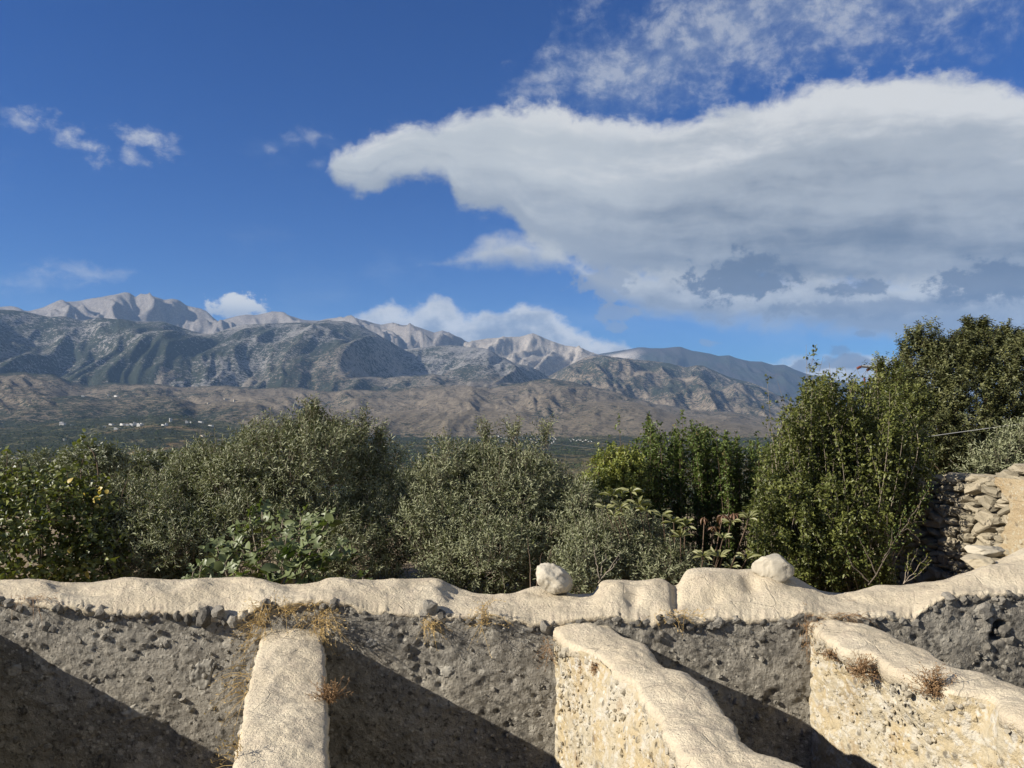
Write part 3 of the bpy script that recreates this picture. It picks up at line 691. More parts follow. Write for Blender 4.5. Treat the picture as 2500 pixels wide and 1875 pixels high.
def main_wall():
    root = empty('ruined_wall', (0, YF + .3, 0), 'long grey rubble wall, cream mortar over its uneven top, running behind the cross walls', 'wall')
    tag(root, kind='thing')
    U = np.linspace(-480, 3560, 1060); T = np.linspace(0, 1, 30)
    vf = np.interp(U, FRONT[:, 0], FRONT[:, 1]); vb = np.interp(U, BACK[:, 0], BACK[:, 1])
    vf = vf + 7.0 * fbm(U / 26, U * 0 + .5, 21, 4) + 4 * pn(U / 8, U * 0, 23); vb = vb + 1.2 * fbm(U / 40, U * 0 + 9.5, 22, 3)
    k = np.hanning(9); k /= k.sum(); vb = np.convolve(np.pad(vb, 4, 'edge'), k, 'valid')
    Fp, Bp = at(U, vf, YF), at(U, vb, YB)
    kk = np.hanning(41); kk /= kk.sum(); Fs, Bs = Fp.copy(), Bp.copy()
    for A_ in (Fs, Bs): A_[:, 2] = np.convolve(np.pad(A_[:, 2], 20, 'edge'), kk, 'valid')
    t = T[None, :, None]
    P = Fs[:, None] * (1 - t) + Bs[:, None] * t + (Fp - Fs)[:, None] * (1 - t) ** 9 + (Bp - Bs)[:, None] * t ** 3
    bul = .045 * np.sin(np.pi * T) ** .8
    P[..., 2] += bul[None]
    uu, tt = np.meshgrid(U, T, indexing='ij')
    edge = np.sin(np.pi * np.clip(tt, .02, .98)) ** .5
    for (u0, t0, ru, rt, h) in [(1505, .55, 34, .30, .05), (1590, .5, 38, .32, .06), (1650, .45, 10, .4, -.05), (1545, .30, 16, .2, -.025), (1735, .62, 60, .22, .055), (1720, .28, 50, .1, -.02), (1745, .30, 26, .1, -.035), (1830, .55, 22, .25, -.04), (1885, .6, 40, .3, .03),
                                (1065, .75, 30, .25, .03), (1110, .5, 30, .3, -.03), (485, .75, 40, .25, .03), (330, .6, 60, .3, .03), (200, .5, 40, .3, -.02), (620, .8, 40, .2, .03), (870, .6, 60, .3, .03), (720, .4, 40, .3, -.03), (2200, .55, 70, .22, .035), (2160, .3, 60, .2, -.02), (2400, .45, 60, .15, .05), (2440, .2, 60, .12, -.03), (2290, .6, 40, .25, -.02), (100, .6, 40, .3, .02), (970, .65, 50, .3, .02)]:
        P[..., 2] += h * np.exp(-((uu - u0) / ru) ** 2 - ((tt - t0) / rt) ** 2) * np.clip((1 - tt) * 4, 0, 1)
    X, Y = P[..., 0], P[..., 1]
    P[..., 2] += edge * (.040 * fbm(X / .30, Y / .20, 31, 5, .58) - .012 * np.clip(ridged(X / .33, Y / .26, 38, 3) - .35, 0, 1) + .016 * fbm(X / .9, Y / .5, 35, 3) + .004 * fbm(X / .06, Y / .05, 32, 2))
    lip = np.clip(.5 + 1.2 * fbm(X[:, 0] / .12, X[:, 0] * 0 + 3, 33, 3), 0, 1)
    f0 = P[:, 0]
    pre = [f0 + np.stack([0 * lip, .05 + 0 * lip, -.05 - .05 * lip], -1), f0 + np.stack([0 * lip, .006 - .008 * lip, -.024 - .030 * lip], -1), f0 + np.stack([0 * lip, -.006 - .005 * lip, -.008 - .008 * lip], -1)]
    b0 = P[:, -1]
    post = [b0 + [0, .04, -.03], b0 + [0, .07, -.09], b0 + [0, .075, -.22]]
    G = np.concatenate([np.stack(pre, 1), P, np.stack(post, 1)], 1)
    part('mortar_capping', G.reshape(-1, 3), grid_faces(*G.shape[:2])[:, ::-1], M['mortar'], root)
    # rubble face
    n, mz = 780, 105
    x0 = np.linspace(-5.0, 7.2, n)
    ztop = np.interp(x0, Fp[:, 0], Fp[:, 2]) - .012
    H = np.linspace(0, 1, mz) ** .72
    XX = np.repeat(x0[:, None], mz, 1); ZZ = ztop[:, None] * H[None]
    rel = wall_relief(XX, ZZ, 41)
    hx, hz = (2424 - 1250) / FPX * YF, ZC + float(ray(2424, 1541)[1]) * YF
    hole = np.exp(-((XX - hx - (ZZ - hz) * .35) / .045) ** 6 - ((ZZ - hz) / .065) ** 6)
    rel = rel - .22 * hole
    pale = np.exp(-((XX + 2.46 + .25 * (ZZ - 1.25)) / .10) ** 2 - ((ZZ - 1.24) / .14) ** 2) * (fbm(XX / .1, ZZ / .1, 5, 3) > -.25)
    rel = rel * (1 - .85 * pale)
    face = np.stack([XX, YF + .012 - rel, ZZ], -1)
    part('wall_face', face.reshape(-1, 3), grid_faces(n, mz)[:, ::-1], M['grey_rubble'], root)
    # back face of the wall towards the garden
    xb = np.linspace(-5, 7.4, 200); zb = np.interp(xb, Bp[:, 0], Bp[:, 2]) - .06; hb = np.linspace(0, 1, 20)
    XB = np.repeat(xb[:, None], 20, 1); ZB = zb[:, None] * hb[None]
    bk = np.stack([XB, YB + .06 + .02 * fbm(XB / .2, ZB / .2, 44, 3), ZB], -1)
    part('rear_face', bk.reshape(-1, 3), grid_faces(200, 20), M['grey_rubble'], root)
    # stones one can pick out: a ragged row under the capping, some on the face
    pts, sz = [], []
    for u in np.arange(-8, 2510, 13.0):
        if rnd.random() < .30: continue
        v = np.interp(u, FRONT[:, 0], FRONT[:, 1]) + rnd.uniform(2, 20)
        s = rnd.choice([.018, .024, .03, .036, .046]) * rnd.uniform(.8, 1.25)
        p = at(u + rnd.uniform(-6, 6), v, YF + .012); pts.append(p); sz.append(s)
    big = [(250, 1496, .058), (278, 1500, .035), (460, 1512, .05), (500, 1505, .095), (532, 1492, .062), (548, 1518, .04), (1052, 1484, .075), (1040, 1500, .05), (1078, 1500, .045), (1510, 1512, .05), (1545, 1520, .045), (1575, 1522, .04), (2290, 1478, .045), (2310, 1500, .04), (2360, 1462, .05), (2400, 1492, .085), (2440, 1465, .05),
           (130, 1535, .04), (110, 1527, .05), (195, 1565, .035), (405, 1572, .032), (430, 1632, .022), (300, 1645, .02), (370, 1680, .025), (410, 1665, .018), (2450, 1540, .06), (2462, 1560, .05), (2410, 1575, .04), (990, 1580, .04), (1000, 1600, .03), (870, 1660, .025), (1860, 1560, .035), (1840, 1570, .025)]
    for (u, v, s) in big: pts.append(at(u, v, YF + .012 + s * .15)); sz.append(s)
    while len(pts) < 297:
        x, z = rnd.uniform(-4.0, 4.0), rnd.uniform(.6, 1.85)
        if z > np.interp(x, Fp[:, 0], Fp[:, 2]) - .08: continue
        pts.append(np.array([x, YF + .010, z])); sz.append(rnd.choice([.014, .018, .022, .03]))
    stones_on(root, pts, sz, 'grey_stone')
    m_ = 1700
    px, pz = RS.uniform(-4.2, 4.6, m_), RS.uniform(.5, 2.1, m_); ok = pz < np.interp(px, Fp[:, 0], Fp[:, 2]) - .03
    px, pz = px[ok], pz[ok]; ss = RS.gamma(2.0, .0050, len(px)).clip(.004, .030)
    rubble_on(root, np.stack([px, YF + .012 + 0 * px, pz], 1), ss, M['grey_rubble'])
    # scraps of old render still clinging to the face
    for (u, v, w, h) in [(492, 1648, .10, .15), (30, 1640, .08, .06), (1090, 1640, .07, .05), (1600, 1700, .10, .05), (2405, 1490, .12, .07), (905, 1570, .06, .05), (330, 1740, .12, .07)]:
        c = at(u, v, YF); q = np.linspace(-1, 1, 36); A2, B2 = np.meshgrid(q, q, indexing='ij'); rr = np.hypot(A2, B2) + .45 * fbm(A2 * 1.6 + u, B2 * 1.6, 81, 4)
        th = np.clip((.85 - rr) / .25, 0, 1); X2 = c[0] + A2 * w + B2 * w * .25; Z2 = c[2] + B2 * h
        base_rel = .05 * (th > 0) - .06 * (th <= 0)
        part('render_scrap', np.stack([X2, YF + .012 - (.044 * fbm(X2 / .6, Z2 / .5, 43, 5, .6) + .012 * th - .05 * (th <= 0)) - .006 * fbm(X2 / .03, Z2 / .03, 82, 2), Z2], -1).reshape(-1, 3), grid_faces(36, 36)[:, ::-1], M['old_render'], root)
    # two loose-looking boulders set in the mortar
    for (u, v, w, h, lab, sq) in [(1357, 1416, 44, 36, 'rounded pale limestone boulder perched alone on the middle of the mortar-topped wall', 1.0), (1887, 1388, 44, 33, 'whitish block-like boulder set on the high mortar hump in front of the bushy shrub', .55)]:
        bm = bmesh.new(); bmesh.ops.create_icosphere(bm, subdivisions=5, radius=1); bm.normal_update()
        V = np.array([q.co[:] for q in bm.verts]); F = np.array([[q.index for q in f.verts] for f in bm.faces]); bm.free()
        V = np.sign(V) * np.abs(V) ** sq; V = facet(V, 16, .80, .97, np.random.RandomState(u))
        nz = fbm(V[:, 0] * 1.3 + u, V[:, 2] * 1.3 + V[:, 1], 71, 4) * (.20 if sq == 1.0 else .09) + ridged(V[:, 0] * 3 + u, V[:, 2] * 3 + V[:, 1] * 2, 72, 3) * .05 + pn(V[:, 0] * 16, V[:, 2] * 16 + V[:, 1] * 9, 73) * .015
        V = V * (1 + nz[:, None])
        if sq == 1.0: V[:, 0] += -.30 * np.clip(V[:, 2], -1, 1) - .05; V[:, 2] *= np.where(V[:, 2] > 0, 1.05 - .12 * V[:, 0], 1)
        c = at(u, v, 6.52); k = 6.52 / FPX
        o = link('boulder', mesh('boulder', V * np.array([w * k, w * k * .85, h * k]), F, M['boulder'])); o.location = tuple(c)
        tag(o, lab, 'boulder')
    return root, Fp

WALL, WALL_F = main_wall()
def partition(name_label, left, right, v0, v1, y1, mk, sk, seed, rough_left, n_obj, yend=1.2, cat='wall'):
    """cross wall running towards the viewer; edges given as outline points, distance follows from the image row on a level top"""
    inv = lambda v: 1 / (1 / 6.0 + (v - v0) / (v1 - v0) * (1 / y1 - 1 / 6.0))
    def edge(pts):
        q = np.array(pts, float); Y = inv(q[:, 1]); P = at(q[:, 0], q[:, 1], Y)
        P = P[np.argsort(-P[:, 1])]
        far = P[0].copy(); far[1] = 6.03
        d = np.array([.26, -1, 0]); n = P[-1] + d * (P[-1][1] - yend); n[2] = P[-1][2] - .03
        P = np.vstack([[far], P, [n]]); ys = np.linspace(6.03, yend, 330)
        o = np.argsort(P[:, 1]); P = P[o]
        return np.stack([np.interp(ys, P[:, 1], P[:, 0]), ys, np.interp(ys, P[:, 1], P[:, 2])], 1)
    Lp, Rp = edge(left), edge(right)
    k = np.hanning(11); k /= k.sum()
    for E_ in (Lp, Rp):
        for c in (0, 2): E_[:, c] = np.convolve(np.pad(E_[:, c], 5, 'edge'), k, 'valid')
        E_[:, 0] += .022 * fbm(E_[:, 1] / .14, E_[:, 1] * 0 + seed, seed, 4) + .008 * pn(E_[:, 1] / .03, E_[:, 1] * 0, seed + 1)
    mid = (Lp + Rp) / 2
    root = empty('partition_wall', tuple((mid[130][0], mid[130][1], 0)), name_label, cat, 'parallel cross walls between the cells'); tag(root, kind='thing')
    T = np.linspace(0, 1, 36); t = T[None, :, None]
    P = Lp[:, None] * (1 - t) + Rp[:, None] * t
    X, Y = P[..., 0], P[..., 1]
    P[..., 2] += .035 * np.sin(np.pi * T)[None] ** .7 + np.sin(np.pi * np.clip(T, .03, .97))[None] ** .5 * (.044 * fbm(X / .40, Y / .42, seed + 2, 4, .55) - .010 * np.clip(ridged(X / .35, Y / .3, seed + 8, 3) - .35, 0, 1) + .014 * fbm(X / .13, Y / .13, seed + 3, 3) + .004 * fbm(X / .035, Y / .035, seed + 4, 2))
    l0, r0 = P[:, 0], P[:, -1]
    w = np.clip(.5 + fbm(Y[:, 0] / .2, Y[:, 0] * 0, seed + 6, 3), 0.1, 1)[:, None]
    w2 = np.clip(.5 + fbm(Y[:, 0] / .15, Y[:, 0] * 0 + 4, seed + 7, 3), 0.1, 1)[:, None]
    pre = [l0 + np.array([.05, 0, -.05]) + w * [0, 0, -.10], l0 + np.array([-.010, 0, -.045]) + w * [0, 0, -.09] * rough_left, l0 + np.array([-.014, 0, -.018])]
    post = [r0 + np.array([.014, 0, -.018]), r0 + np.array([.010, 0, -.05]) + w2 * [0, 0, -.06], r0 + np.array([-.05, 0, -.07]) + w2 * [0, 0, -.06]]
    G = np.concatenate([np.stack(pre, 1), P, np.stack(post, 1)], 1)
    part('mortar_capping', G.reshape(-1, 3), grid_faces(*G.shape[:2]), M['mortar'], root)
    # faces
    for side, E_, sg in (('wall_face', Lp, -1), ('shaded_face', Rp, 1)):
        fine_ = sg < 0 and seed in (200, 300); E_ = E_ if fine_ else E_[::3]; ns, mz = len(E_), (115 if fine_ else 44); H = np.linspace(0, 1, mz) ** .7
        YY = np.repeat(E_[:, 1:2], mz, 1); top = E_[:, 2:3] - .02
        ZZ = top * H[None]; rel = wall_relief(YY, ZZ, seed + 20 + sg, 1.0)
        # smooth foot line so that the outline of the mortar only shows near the top
        foot = np.interp(E_[:, 1], [yend, 6.03], [E_[-1, 0], E_[0, 0]])[:, None]
        hq = np.clip(1 - (E_[:, 2:3] - ZZ) / .55, 0, 1) ** 1.5
        XX = E_[:, 0:1] * hq + foot * (1 - hq) + sg * .004
        V = np.stack([XX + sg * rel, YY, ZZ], -1)
        F = grid_faces(ns, mz); F = F if sg < 0 else F[:, ::-1]
        part(side, V.reshape(-1, 3), F, M[mk], root)
    # near end
    e = np.array([[Lp[-1][0], yend, 0], [Rp[-1][0], yend, 0], [Rp[-1][0], yend, Rp[-1][2] - .02], [Lp[-1][0], yend, Lp[-1][2] - .02]])
    part('end_face', e, np.array([[0, 1, 2, 3]]), M[mk], root, False)
    # stones along the ragged edge of the mortar and in the lit face
    pts, sz = [], []
    for i in range(n_obj):
        y = 5.95 - (5.95 - max(y1 - .3, 3.2)) * rnd.random() ** 1.1; j = int(np.argmin(np.abs(Lp[:, 1] - y)))
        r_ = rnd.random()
        if r_ < .45: pts.append(Lp[j] + [-.004, 0, -rnd.uniform(.05, .14)]); sz.append(rnd.choice([.016, .02, .026, .034]) * (1 if seed != 300 else .8))
        elif r_ < .62: pts.append(Rp[j] + [.004, 0, -rnd.uniform(.03, .10)]); sz.append(rnd.choice([.014, .02, .028]))
        else:
            z = Lp[j][2] - rnd.uniform(.12, 1.15); hq = max(0, 1 - (Lp[j][2] - z) / .55) ** 1.5; pts.append(np.array([Lp[j][0] * hq + np.interp(y, [yend, 6.03], [Lp[-1, 0], Lp[0, 0]]) * (1 - hq) - .006, y, z])); sz.append(rnd.choice([.012, .016, .022, .03]))
    stones_on(root, pts, sz, sk)
    n = 1100; ys = RS.uniform(max(y1 - .4, 3.0), 5.98, n); xs = np.interp(ys, Lp[::-1, 1], Lp[::-1, 0]); fx = np.interp(ys, [yend, 6.03], [Lp[-1, 0], Lp[0, 0]]); zt = np.interp(ys, Lp[::-1, 1], Lp[::-1, 2])
    zz = zt - .09 - RS.rand(n) * 1.2
    rubble_on(root, np.stack([xs * np.clip(1 - (zt - zz) / .55, 0, 1) ** 1.5 + fx * (1 - np.clip(1 - (zt - zz) / .55, 0, 1) ** 1.5) - .006, ys, zz], 1), RS.gamma(2.0, .0046, n).clip(.004, .026), M[mk])
    return root, Lp, Rp
def foot_x(E_, y, yend):
    f = np.interp(y, [yend, 6.03], [E_[-1, 0], E_[0, 0]]); x = np.interp(y, E_[::-1, 1], E_[::-1, 0]); return max(.25 * x + .75 * f, x - .04)

P1 = partition('cross wall seen end-on, pale mortar top, golden dry grass at its far end',
    [(644, 1543), (640, 1570), (630, 1597), (622, 1640), (615, 1666), (606, 1690), (601, 1723), (600, 1750), (592, 1793), (585, 1820), (576, 1853), (577, 1872)],
    [(785, 1546), (783, 1562), (790, 1597), (788, 1620), (794, 1640), (786, 1670), (794, 1714), (797, 1750), (796, 1793), (792, 1820), (798, 1872)], 1543, 1872, 4.0, 'cream_rubble', 'pale_stone', 100, .25, 120)
P2 = partition('stepped cross wall with curving mortar top and bright cream face, below the perched boulder',
    [(1355, 1533), (1382, 1565), (1458, 1594), (1496, 1625), (1502, 1644), (1559, 1663), (1569, 1698), (1616, 1746), (1629, 1793), (1670, 1844), (1708, 1866)],
    [(1493, 1533), (1521, 1557), (1578, 1575), (1608, 1620), (1625, 1634), (1667, 1637), (1721, 1676), (1762, 1736), (1795, 1771), (1803, 1812), (1854, 1840), (1900, 1856), (1980, 1880)], 1533, 1866, 3.76, 'cream_rubble', 'pale_stone', 200, 1.0, 150)
P3 = partition('cross wall with brown dried herbs on its cream face, below the block-like boulder',
    [(1978, 1521), (2020, 1556), (2065, 1587), (2128, 1592), (2178, 1630), (2235, 1654), (2305, 1673), (2324, 1690), (2390, 1695), (2435, 1703), (2442, 1735), (2500, 1761)],
    [(2062, 1511), (2103, 1526), (2169, 1546), (2204, 1571), (2267, 1586), (2280, 1603), (2305, 1616), (2343, 1638), (2406, 1647), (2457, 1666), (2500, 1681)], 1521, 1761, 4.2, 'cream_rubble', 'pale_stone', 300, 1.0, 150)
P0 = partition('cross wall just past the frame edge whose shadow slants over the long wall',
    [(-180, 1530), (-275, 1600), (-400, 1690), (-554, 1800)], [(-40, 1530), (-120, 1600), (-225, 1690), (-357, 1800)], 1530, 1800, 4.3, 'cream_rubble', 'pale_stone', 400, .5, 10)

# ------------------------------------------------------------------ dry-stone wall on the right
def dry_wall():
    A, B = at(1860, 1200, 15.2), at(2580, 1200, 8.8)
    A[2] = B[2] = 0
    d = nrm(B - A); n = np.array([d[1], -d[0], 0.])          # towards the viewer and the left
    if n[1] > 0: n = -n
    Lw = np.linalg.norm(B - A)
    root = empty('dry_stone_wall', tuple((A + B) / 2), 'dry-stone wall of irregular blocks dappled by shade behind the bushy shrub, its end plastered ochre', 'wall'); tag(root, kind='thing')
    ztop = lambda s: 2.36 + .045 * s + .07 * math.sin(s * 2.3) + .06 * math.sin(s * 5.1 + 1)
    # core behind the stones
    S = np.linspace(0, Lw, 120); zt = np.array([ztop(s) for s in S]) - .12; H = np.linspace(0, 1, 40)
    SS = np.repeat(S[:, None], 40, 1); ZZ = .7 + (zt[:, None] - .7) * H[None]
    off = -.05 + .03 * fbm(SS / .2, ZZ / .2, 91, 3)
    V = A + SS[..., None] * d + off[..., None] * n; V[..., 2] = ZZ
    V2 = V - .45 * n; W = np.stack([V, V2], 0)
    F = np.concatenate([grid_faces(120, 40), grid_faces(120, 40, 4800)[:, ::-1]])
    i = np.arange(119) * 40 + 39; F = np.concatenate([F, np.stack([i, i + 40, i + 4840, i + 4800], 1)[:, ::-1]])
    part('rubble_core', W.reshape(-1, 3), F, M['dry_stone'], root)
    base = np.array(root.location); cnt = 0
    k1 = np.dot(A - np.array([0, 0, ZC]), n) / np.dot(np.array([float(ray(2170, 1300)[0]), 1, float(ray(2170, 1300)[1])]), n); s1 = np.dot(np.array([ray(2170, 1300)[0] * k1, k1, 0]) - A, d)
    z = .98
    while z < 2.75:
        h = rnd.uniform(.06, .14)
        s = s1 + rnd.uniform(0, .2)
        while s < Lw - .1:
            w = rnd.uniform(.11, .32) * (1.2 if h > .10 else .85)
            if z + h * .5 < ztop(s + w / 2) and cnt < 296:
                o = bpy.data.objects.new('stone', rock_mesh(rnd.choice((5, 6, 7, 8, 9, 10)), 'dry_stone', False)); COL.objects.link(o); o.parent = root; cnt += 1
                c = A + (s + w / 2) * d + rnd.uniform(-.015, .03) * n; c[2] = z + h / 2 + rnd.uniform(-.025, .025)
                R = Matrix(((d[0] * w * .50, -n[0] * .09, 0), (d[1] * w * .50, -n[1] * .09, 0), (0, 0, h * .52))) @ Matrix.Rotation(rnd.uniform(-.4, .4), 3, 'Y')
                if rnd.random() < .5: R = R @ Matrix.Rotation(math.pi, 3, 'Z')
                R = R.to_4x4(); R.translation = Vector(c - base); o.matrix_local = R
            s += w + rnd.uniform(0, .015)
        z += h * .93
    for s in np.arange(s1, Lw - .2, .085):
        o = bpy.data.objects.new('capstone', rock_mesh(rnd.choice((5, 6, 7, 8, 9)), 'dry_stone', False)); COL.objects.link(o); o.parent = root
        c = A + (s + rnd.uniform(-.05, .05)) * d - rnd.uniform(.0, .42) * n; w = rnd.uniform(.06, .14); c[2] = ztop(s) - .06 + rnd.uniform(-.02, .03)
        R = Matrix.Rotation(rnd.uniform(0, 6.28), 3, 'Z') @ Matrix.Rotation(rnd.uniform(-.3, .3), 3, 'X') @ Matrix.Diagonal((w, w * .8, w * .5)); R = R.to_4x4(); R.translation = Vector(c - base); o.matrix_local = R
    # capstones
    for (u, v, w, h) in [(2395, 1172, .22, .075), (2312, 1195, .14, .06), (2470, 1160, .17, .07), (2500, 1146, .2, .07), (2440, 1180, .16, .06)]:
        xr, zr = ray(u, v); t = None
        # where this line of sight crosses the wall plane
        k = np.dot(A - np.array([0, 0, ZC]), n) / np.dot(np.array([xr, 1, zr]), n); c = np.array([xr * k, k, ZC + zr * k]) - .12 * n
        o = bpy.data.objects.new('capstone', rock_mesh(6, 'dry_stone', False)); COL.objects.link(o); o.parent = root
        R = Matrix(((d[0] * w, -n[0] * .2, 0), (d[1] * w, -n[1] * .2, 0), (0, 0, h))).to_4x4(); R.translation = Vector(c - base); o.matrix_local = R
    # plastered end
    kk = np.dot(A - np.array([0, 0, ZC]), n) / np.dot(np.array([float(ray(2452, 1250)[0]), 1, float(ray(2452, 1250)[1])]), n); s0 = np.dot(np.array([ray(2452, 1250)[0] * kk, kk, 0]) - A, d)
    S = np.linspace(s0 - .4, Lw + .6, 90); Z = np.linspace(.8, 2.62, 90); SS, ZZ = np.meshgrid(S, Z, indexing='ij')
    e = np.clip((SS - s0 + .35 * fbm(ZZ / .4, SS * 0, 95, 4)) / .10, 0, 1)
    off = -.09 + .20 * e + .03 * fbm(SS / .3, ZZ / .3, 96, 4) * e
    V = A + SS[..., None] * d + off[..., None] * n; V[..., 2] = ZZ
    part('plaster', V.reshape(-1, 3), grid_faces(90, 90), M['ochre_plaster'], root)
    return root
dry_wall()

def loose_blocks():
    for (u, v, Y, w, h, lab, sq) in [(2405, 1345, 6.9, .155, .055, 'broad pale block in mortar at the right wall end, upper of the two', .5), (2385, 1372, 6.66, .10, .06, 'squarish cream block at the step of the mortar capping, under the broad pale block', .5)]:
        bm = bmesh.new(); bmesh.ops.create_icosphere(bm, subdivisions=5, radius=1)
        V = np.array([q.co[:] for q in bm.verts]); F = np.array([[q.index for q in f.verts] for f in bm.faces]); bm.free()
        V = np.sign(V) * np.abs(V) ** .6; V = facet(V, 12, .72, .95, np.random.RandomState(u)) * (1 + .16 * fbm(V[:, 0] * 1.6 + u, V[:, 2] * 1.6 + V[:, 1], 75, 5))[:, None]
        o = link('stone_block', mesh('stone_block', V * np.array([w, .16, h]), F, M['pale_stone'])); o.location = tuple(at(u, v, Y)); tag(o, lab, 'stone')
loose_blocks()

# ------------------------------------------------------------------ plants
def ell_points(ells, n, rmin=.5, front=.65, zmin=None, lump=.28, seed=0):
    """points in the outer shells of some ellipsoids, with outward directions; crowns come out lumpy, with hollows"""
    E_ = np.array(ells, float); area = (E_[:, 3] * E_[:, 5] + E_[:, 4] * E_[:, 5] + E_[:, 3] * E_[:, 4]); pr = area / area.sum()
    P, D = [], []; got = 0
    while got < n:
        k = RS.choice(len(E_), 4 * n, p=pr); d = rdir(4 * n)
        flip = (d[:, 1] > 0) & (RS.rand(4 * n) < front); d[flip, 1] *= -1
        r = rmin + (1 - rmin) * RS.rand(4 * n) ** .55
        th = np.arctan2(d[:, 1], d[:, 0]); l = fbm(th * 1.3 + k * 3.1, d[:, 2] * 2.2, 500 + seed, 3); l2 = fbm(th * 4 + k * 3.1, d[:, 2] * 6, 520 + seed, 2)
        r = r * (1 + lump * l + lump * .5 * l2)
        p = E_[k, :3] + d * E_[k, 3:6] * r[:, None]
        q = ((p[:, None] - E_[None, :, :3]) / E_[None, :, 3:6]); inside = (q ** 2).sum(-1); inside[np.arange(len(k)), k] = 9
        ok = (inside.min(1) > .40) & (l2 > -.40 + .5 * RS.rand(len(k)) - .25) & (l > -.45 - .4 * (r < .75))
        if zmin is not None: ok &= p[:, 2] > zmin
        P.append(p[ok]); D.append(nrm(d / E_[k, 3:6])[ok]); got += ok.sum()
    return np.concatenate(P)[:n], np.concatenate(D)[:n]

def px_ell(u, v, Y, ru, rv, ry=None):
    c = at(u, v, Y); k = Y / FPX
    return (*c, ru * k, (ry if ry else ru * k * .9), rv * k)

def shoots(P, D, length, nodes, L, W, up=.5, jit=.35, spread=.75, six=False, clump=1.0, pairs=True, fold=.18, curl=.1, start=.1, wide=.5):
    """leafy twigs: leaves set along short shoots"""
    n = len(P); d = nrm(D * .7 + np.array([0, 0, up]) + jit * RS.normal(size=(n, 3)))
    ln = length * RS.uniform(.6, 1.35, n)
    side0 = nrm(np.cross(d, rdir(n)))
    LP, LD, LN = [], [], []
    for k in range(nodes):
        t = start + (1 - start) * (k + RS.rand(n) * .6) / nodes
        pos = P + d * (ln * t)[:, None] + np.array([0, 0, -1]) * (0.10 * ln * t * t)[:, None]
        a = (k * 1.62 + RS.rand(n))[:, None]; s = side0 * np.cos(a) + np.cross(d, side0) * np.sin(a)
        for sg in ((1, -1) if pairs else (1,)):
            dd = nrm(d * (1 - spread * (1 - .35 * t[:, None])) + s * sg * spread + .15 * RS.normal(size=(n, 3)))
            LP.append(pos); LD.append(dd); LN.append(nrm(np.cross(np.cross(dd, d + 1e-3), dd) + .5 * RS.normal(size=(n, 3)) + [0, 0, .35]))
    LP, LD, LN = np.concatenate(LP), np.concatenate(LD), np.concatenate(LN); m = len(LP)
    V, F, nv = leaf_cards(LP, LD, LN, L * RS.uniform(.65, 1.3, m), W * RS.uniform(.75, 1.25, m), six=six, fold=fold, curl=curl, wide=wide)
    shoot_t = np.tile(RS.rand(n), m // n)
    tint = np.clip(.55 * shoot_t + .45 * RS.rand(m), 0, 1)
    return V, F, np.repeat(tint, nv), (P, P + d * ln[:, None])

def limbs(base, tips, r0, n=7, wob=.06):
    out = []
    for t in tips:
        t = np.asarray(t, float); q = np.linspace(0, 1, 9)[:, None]
        mid = base * (1 - q) + t * q; mid[:, :2] = base[:2] + (t[:2] - base[:2]) * q ** 1.4
        mid += np.cumsum(RS.normal(size=(9, 3)) * wob * .35, 0) * q * (1 - q * .3)
        out.append(tube(mid, r0 * (1 - .82 * q[:, 0]), n))
    return join(out)

def crown_tree(name, label, cat, ells, n_sh, length, nodes, L, W, mat, group=None, trunk_base=None, twig='brown_twig', twig_frac=.5, seed=0, leaders=(), tips=10, tr=.06, ground=.7, zmin=None, clumps=9, **kw):
    c = np.mean([e[:3] for e in ells], 0)
    base = np.array(trunk_base if trunk_base is not None else (c[0], c[1], ground), float)
    root = empty(name, tuple(base), label, cat, group)
    if clumps:
        E0 = np.array(ells, float); sub = []
        for e in E0:
            for _ in range(clumps):
                d = rdir(1)[0]
                if d[1] > .2: d[1] *= -1
                if d[2] < -.3: d[2] *= -.6
                f = RS.uniform(.22, .42); sub.append((*(e[:3] + d * e[3:6] * RS.uniform(.72, .95)), *(e[3:6] * f * np.array([1, 1, RS.uniform(.9, 1.35)]))))
        ells = [tuple([*e[:3], *(e[3:6] * .84)]) for e in E0] + sub
    lump = kw.pop('lump', .40); front = kw.pop('front', .65); rmin = kw.pop('rmin', .5)
    P, D = ell_points(ells, n_sh, rmin, front, zmin, lump, seed)
    for (p0, p1, cnt, rad) in leaders:                       # loose sprays that stand out of the crown
        q = RS.rand(cnt)[:, None] ** .8; p = np.array(p0) * (1 - q) + np.array(p1) * q + RS.normal(size=(cnt, 3)) * rad * (1.05 - q)
        P = np.vstack([P, p]); D = np.vstack([D, nrm(np.array(p1) - np.array(p0) + RS.normal(size=(cnt, 3)) * .25)])
    if mat == 'olive': kw.setdefault('up', .85); kw.setdefault('spread', .62)
    V, F, t, tw = shoots(P, D, length, nodes, L, W, **kw)
    part('crown', V, F, M[mat], root, True, {'tint': t})
    k = RS.rand(len(P)) < twig_frac
    Vt, Ft = sticks(tw[0][k] - (tw[1][k] - tw[0][k]) * .4, tw[1][k], .0045, .0015)
    part('twigs', Vt, Ft, M[twig], root)
    idx = RS.choice(len(P), tips, replace=False)
    Vl, Fl = limbs(base, [P[i] * .8 + c * .2 for i in idx], tr)
    Vt, Ft = tube([base + [0, 0, -.4], base + [0, 0, .02], base + [0, 0, .25]], [tr * 1.9, tr * 1.5, tr * 1.1], 9)
    V2, F2 = join([(Vl, Fl), (Vt, Ft)])
    part('trunk', V2, F2, M['bark'], root)
    for (p0, p1, cnt, rad) in leaders:
        pass
    return root

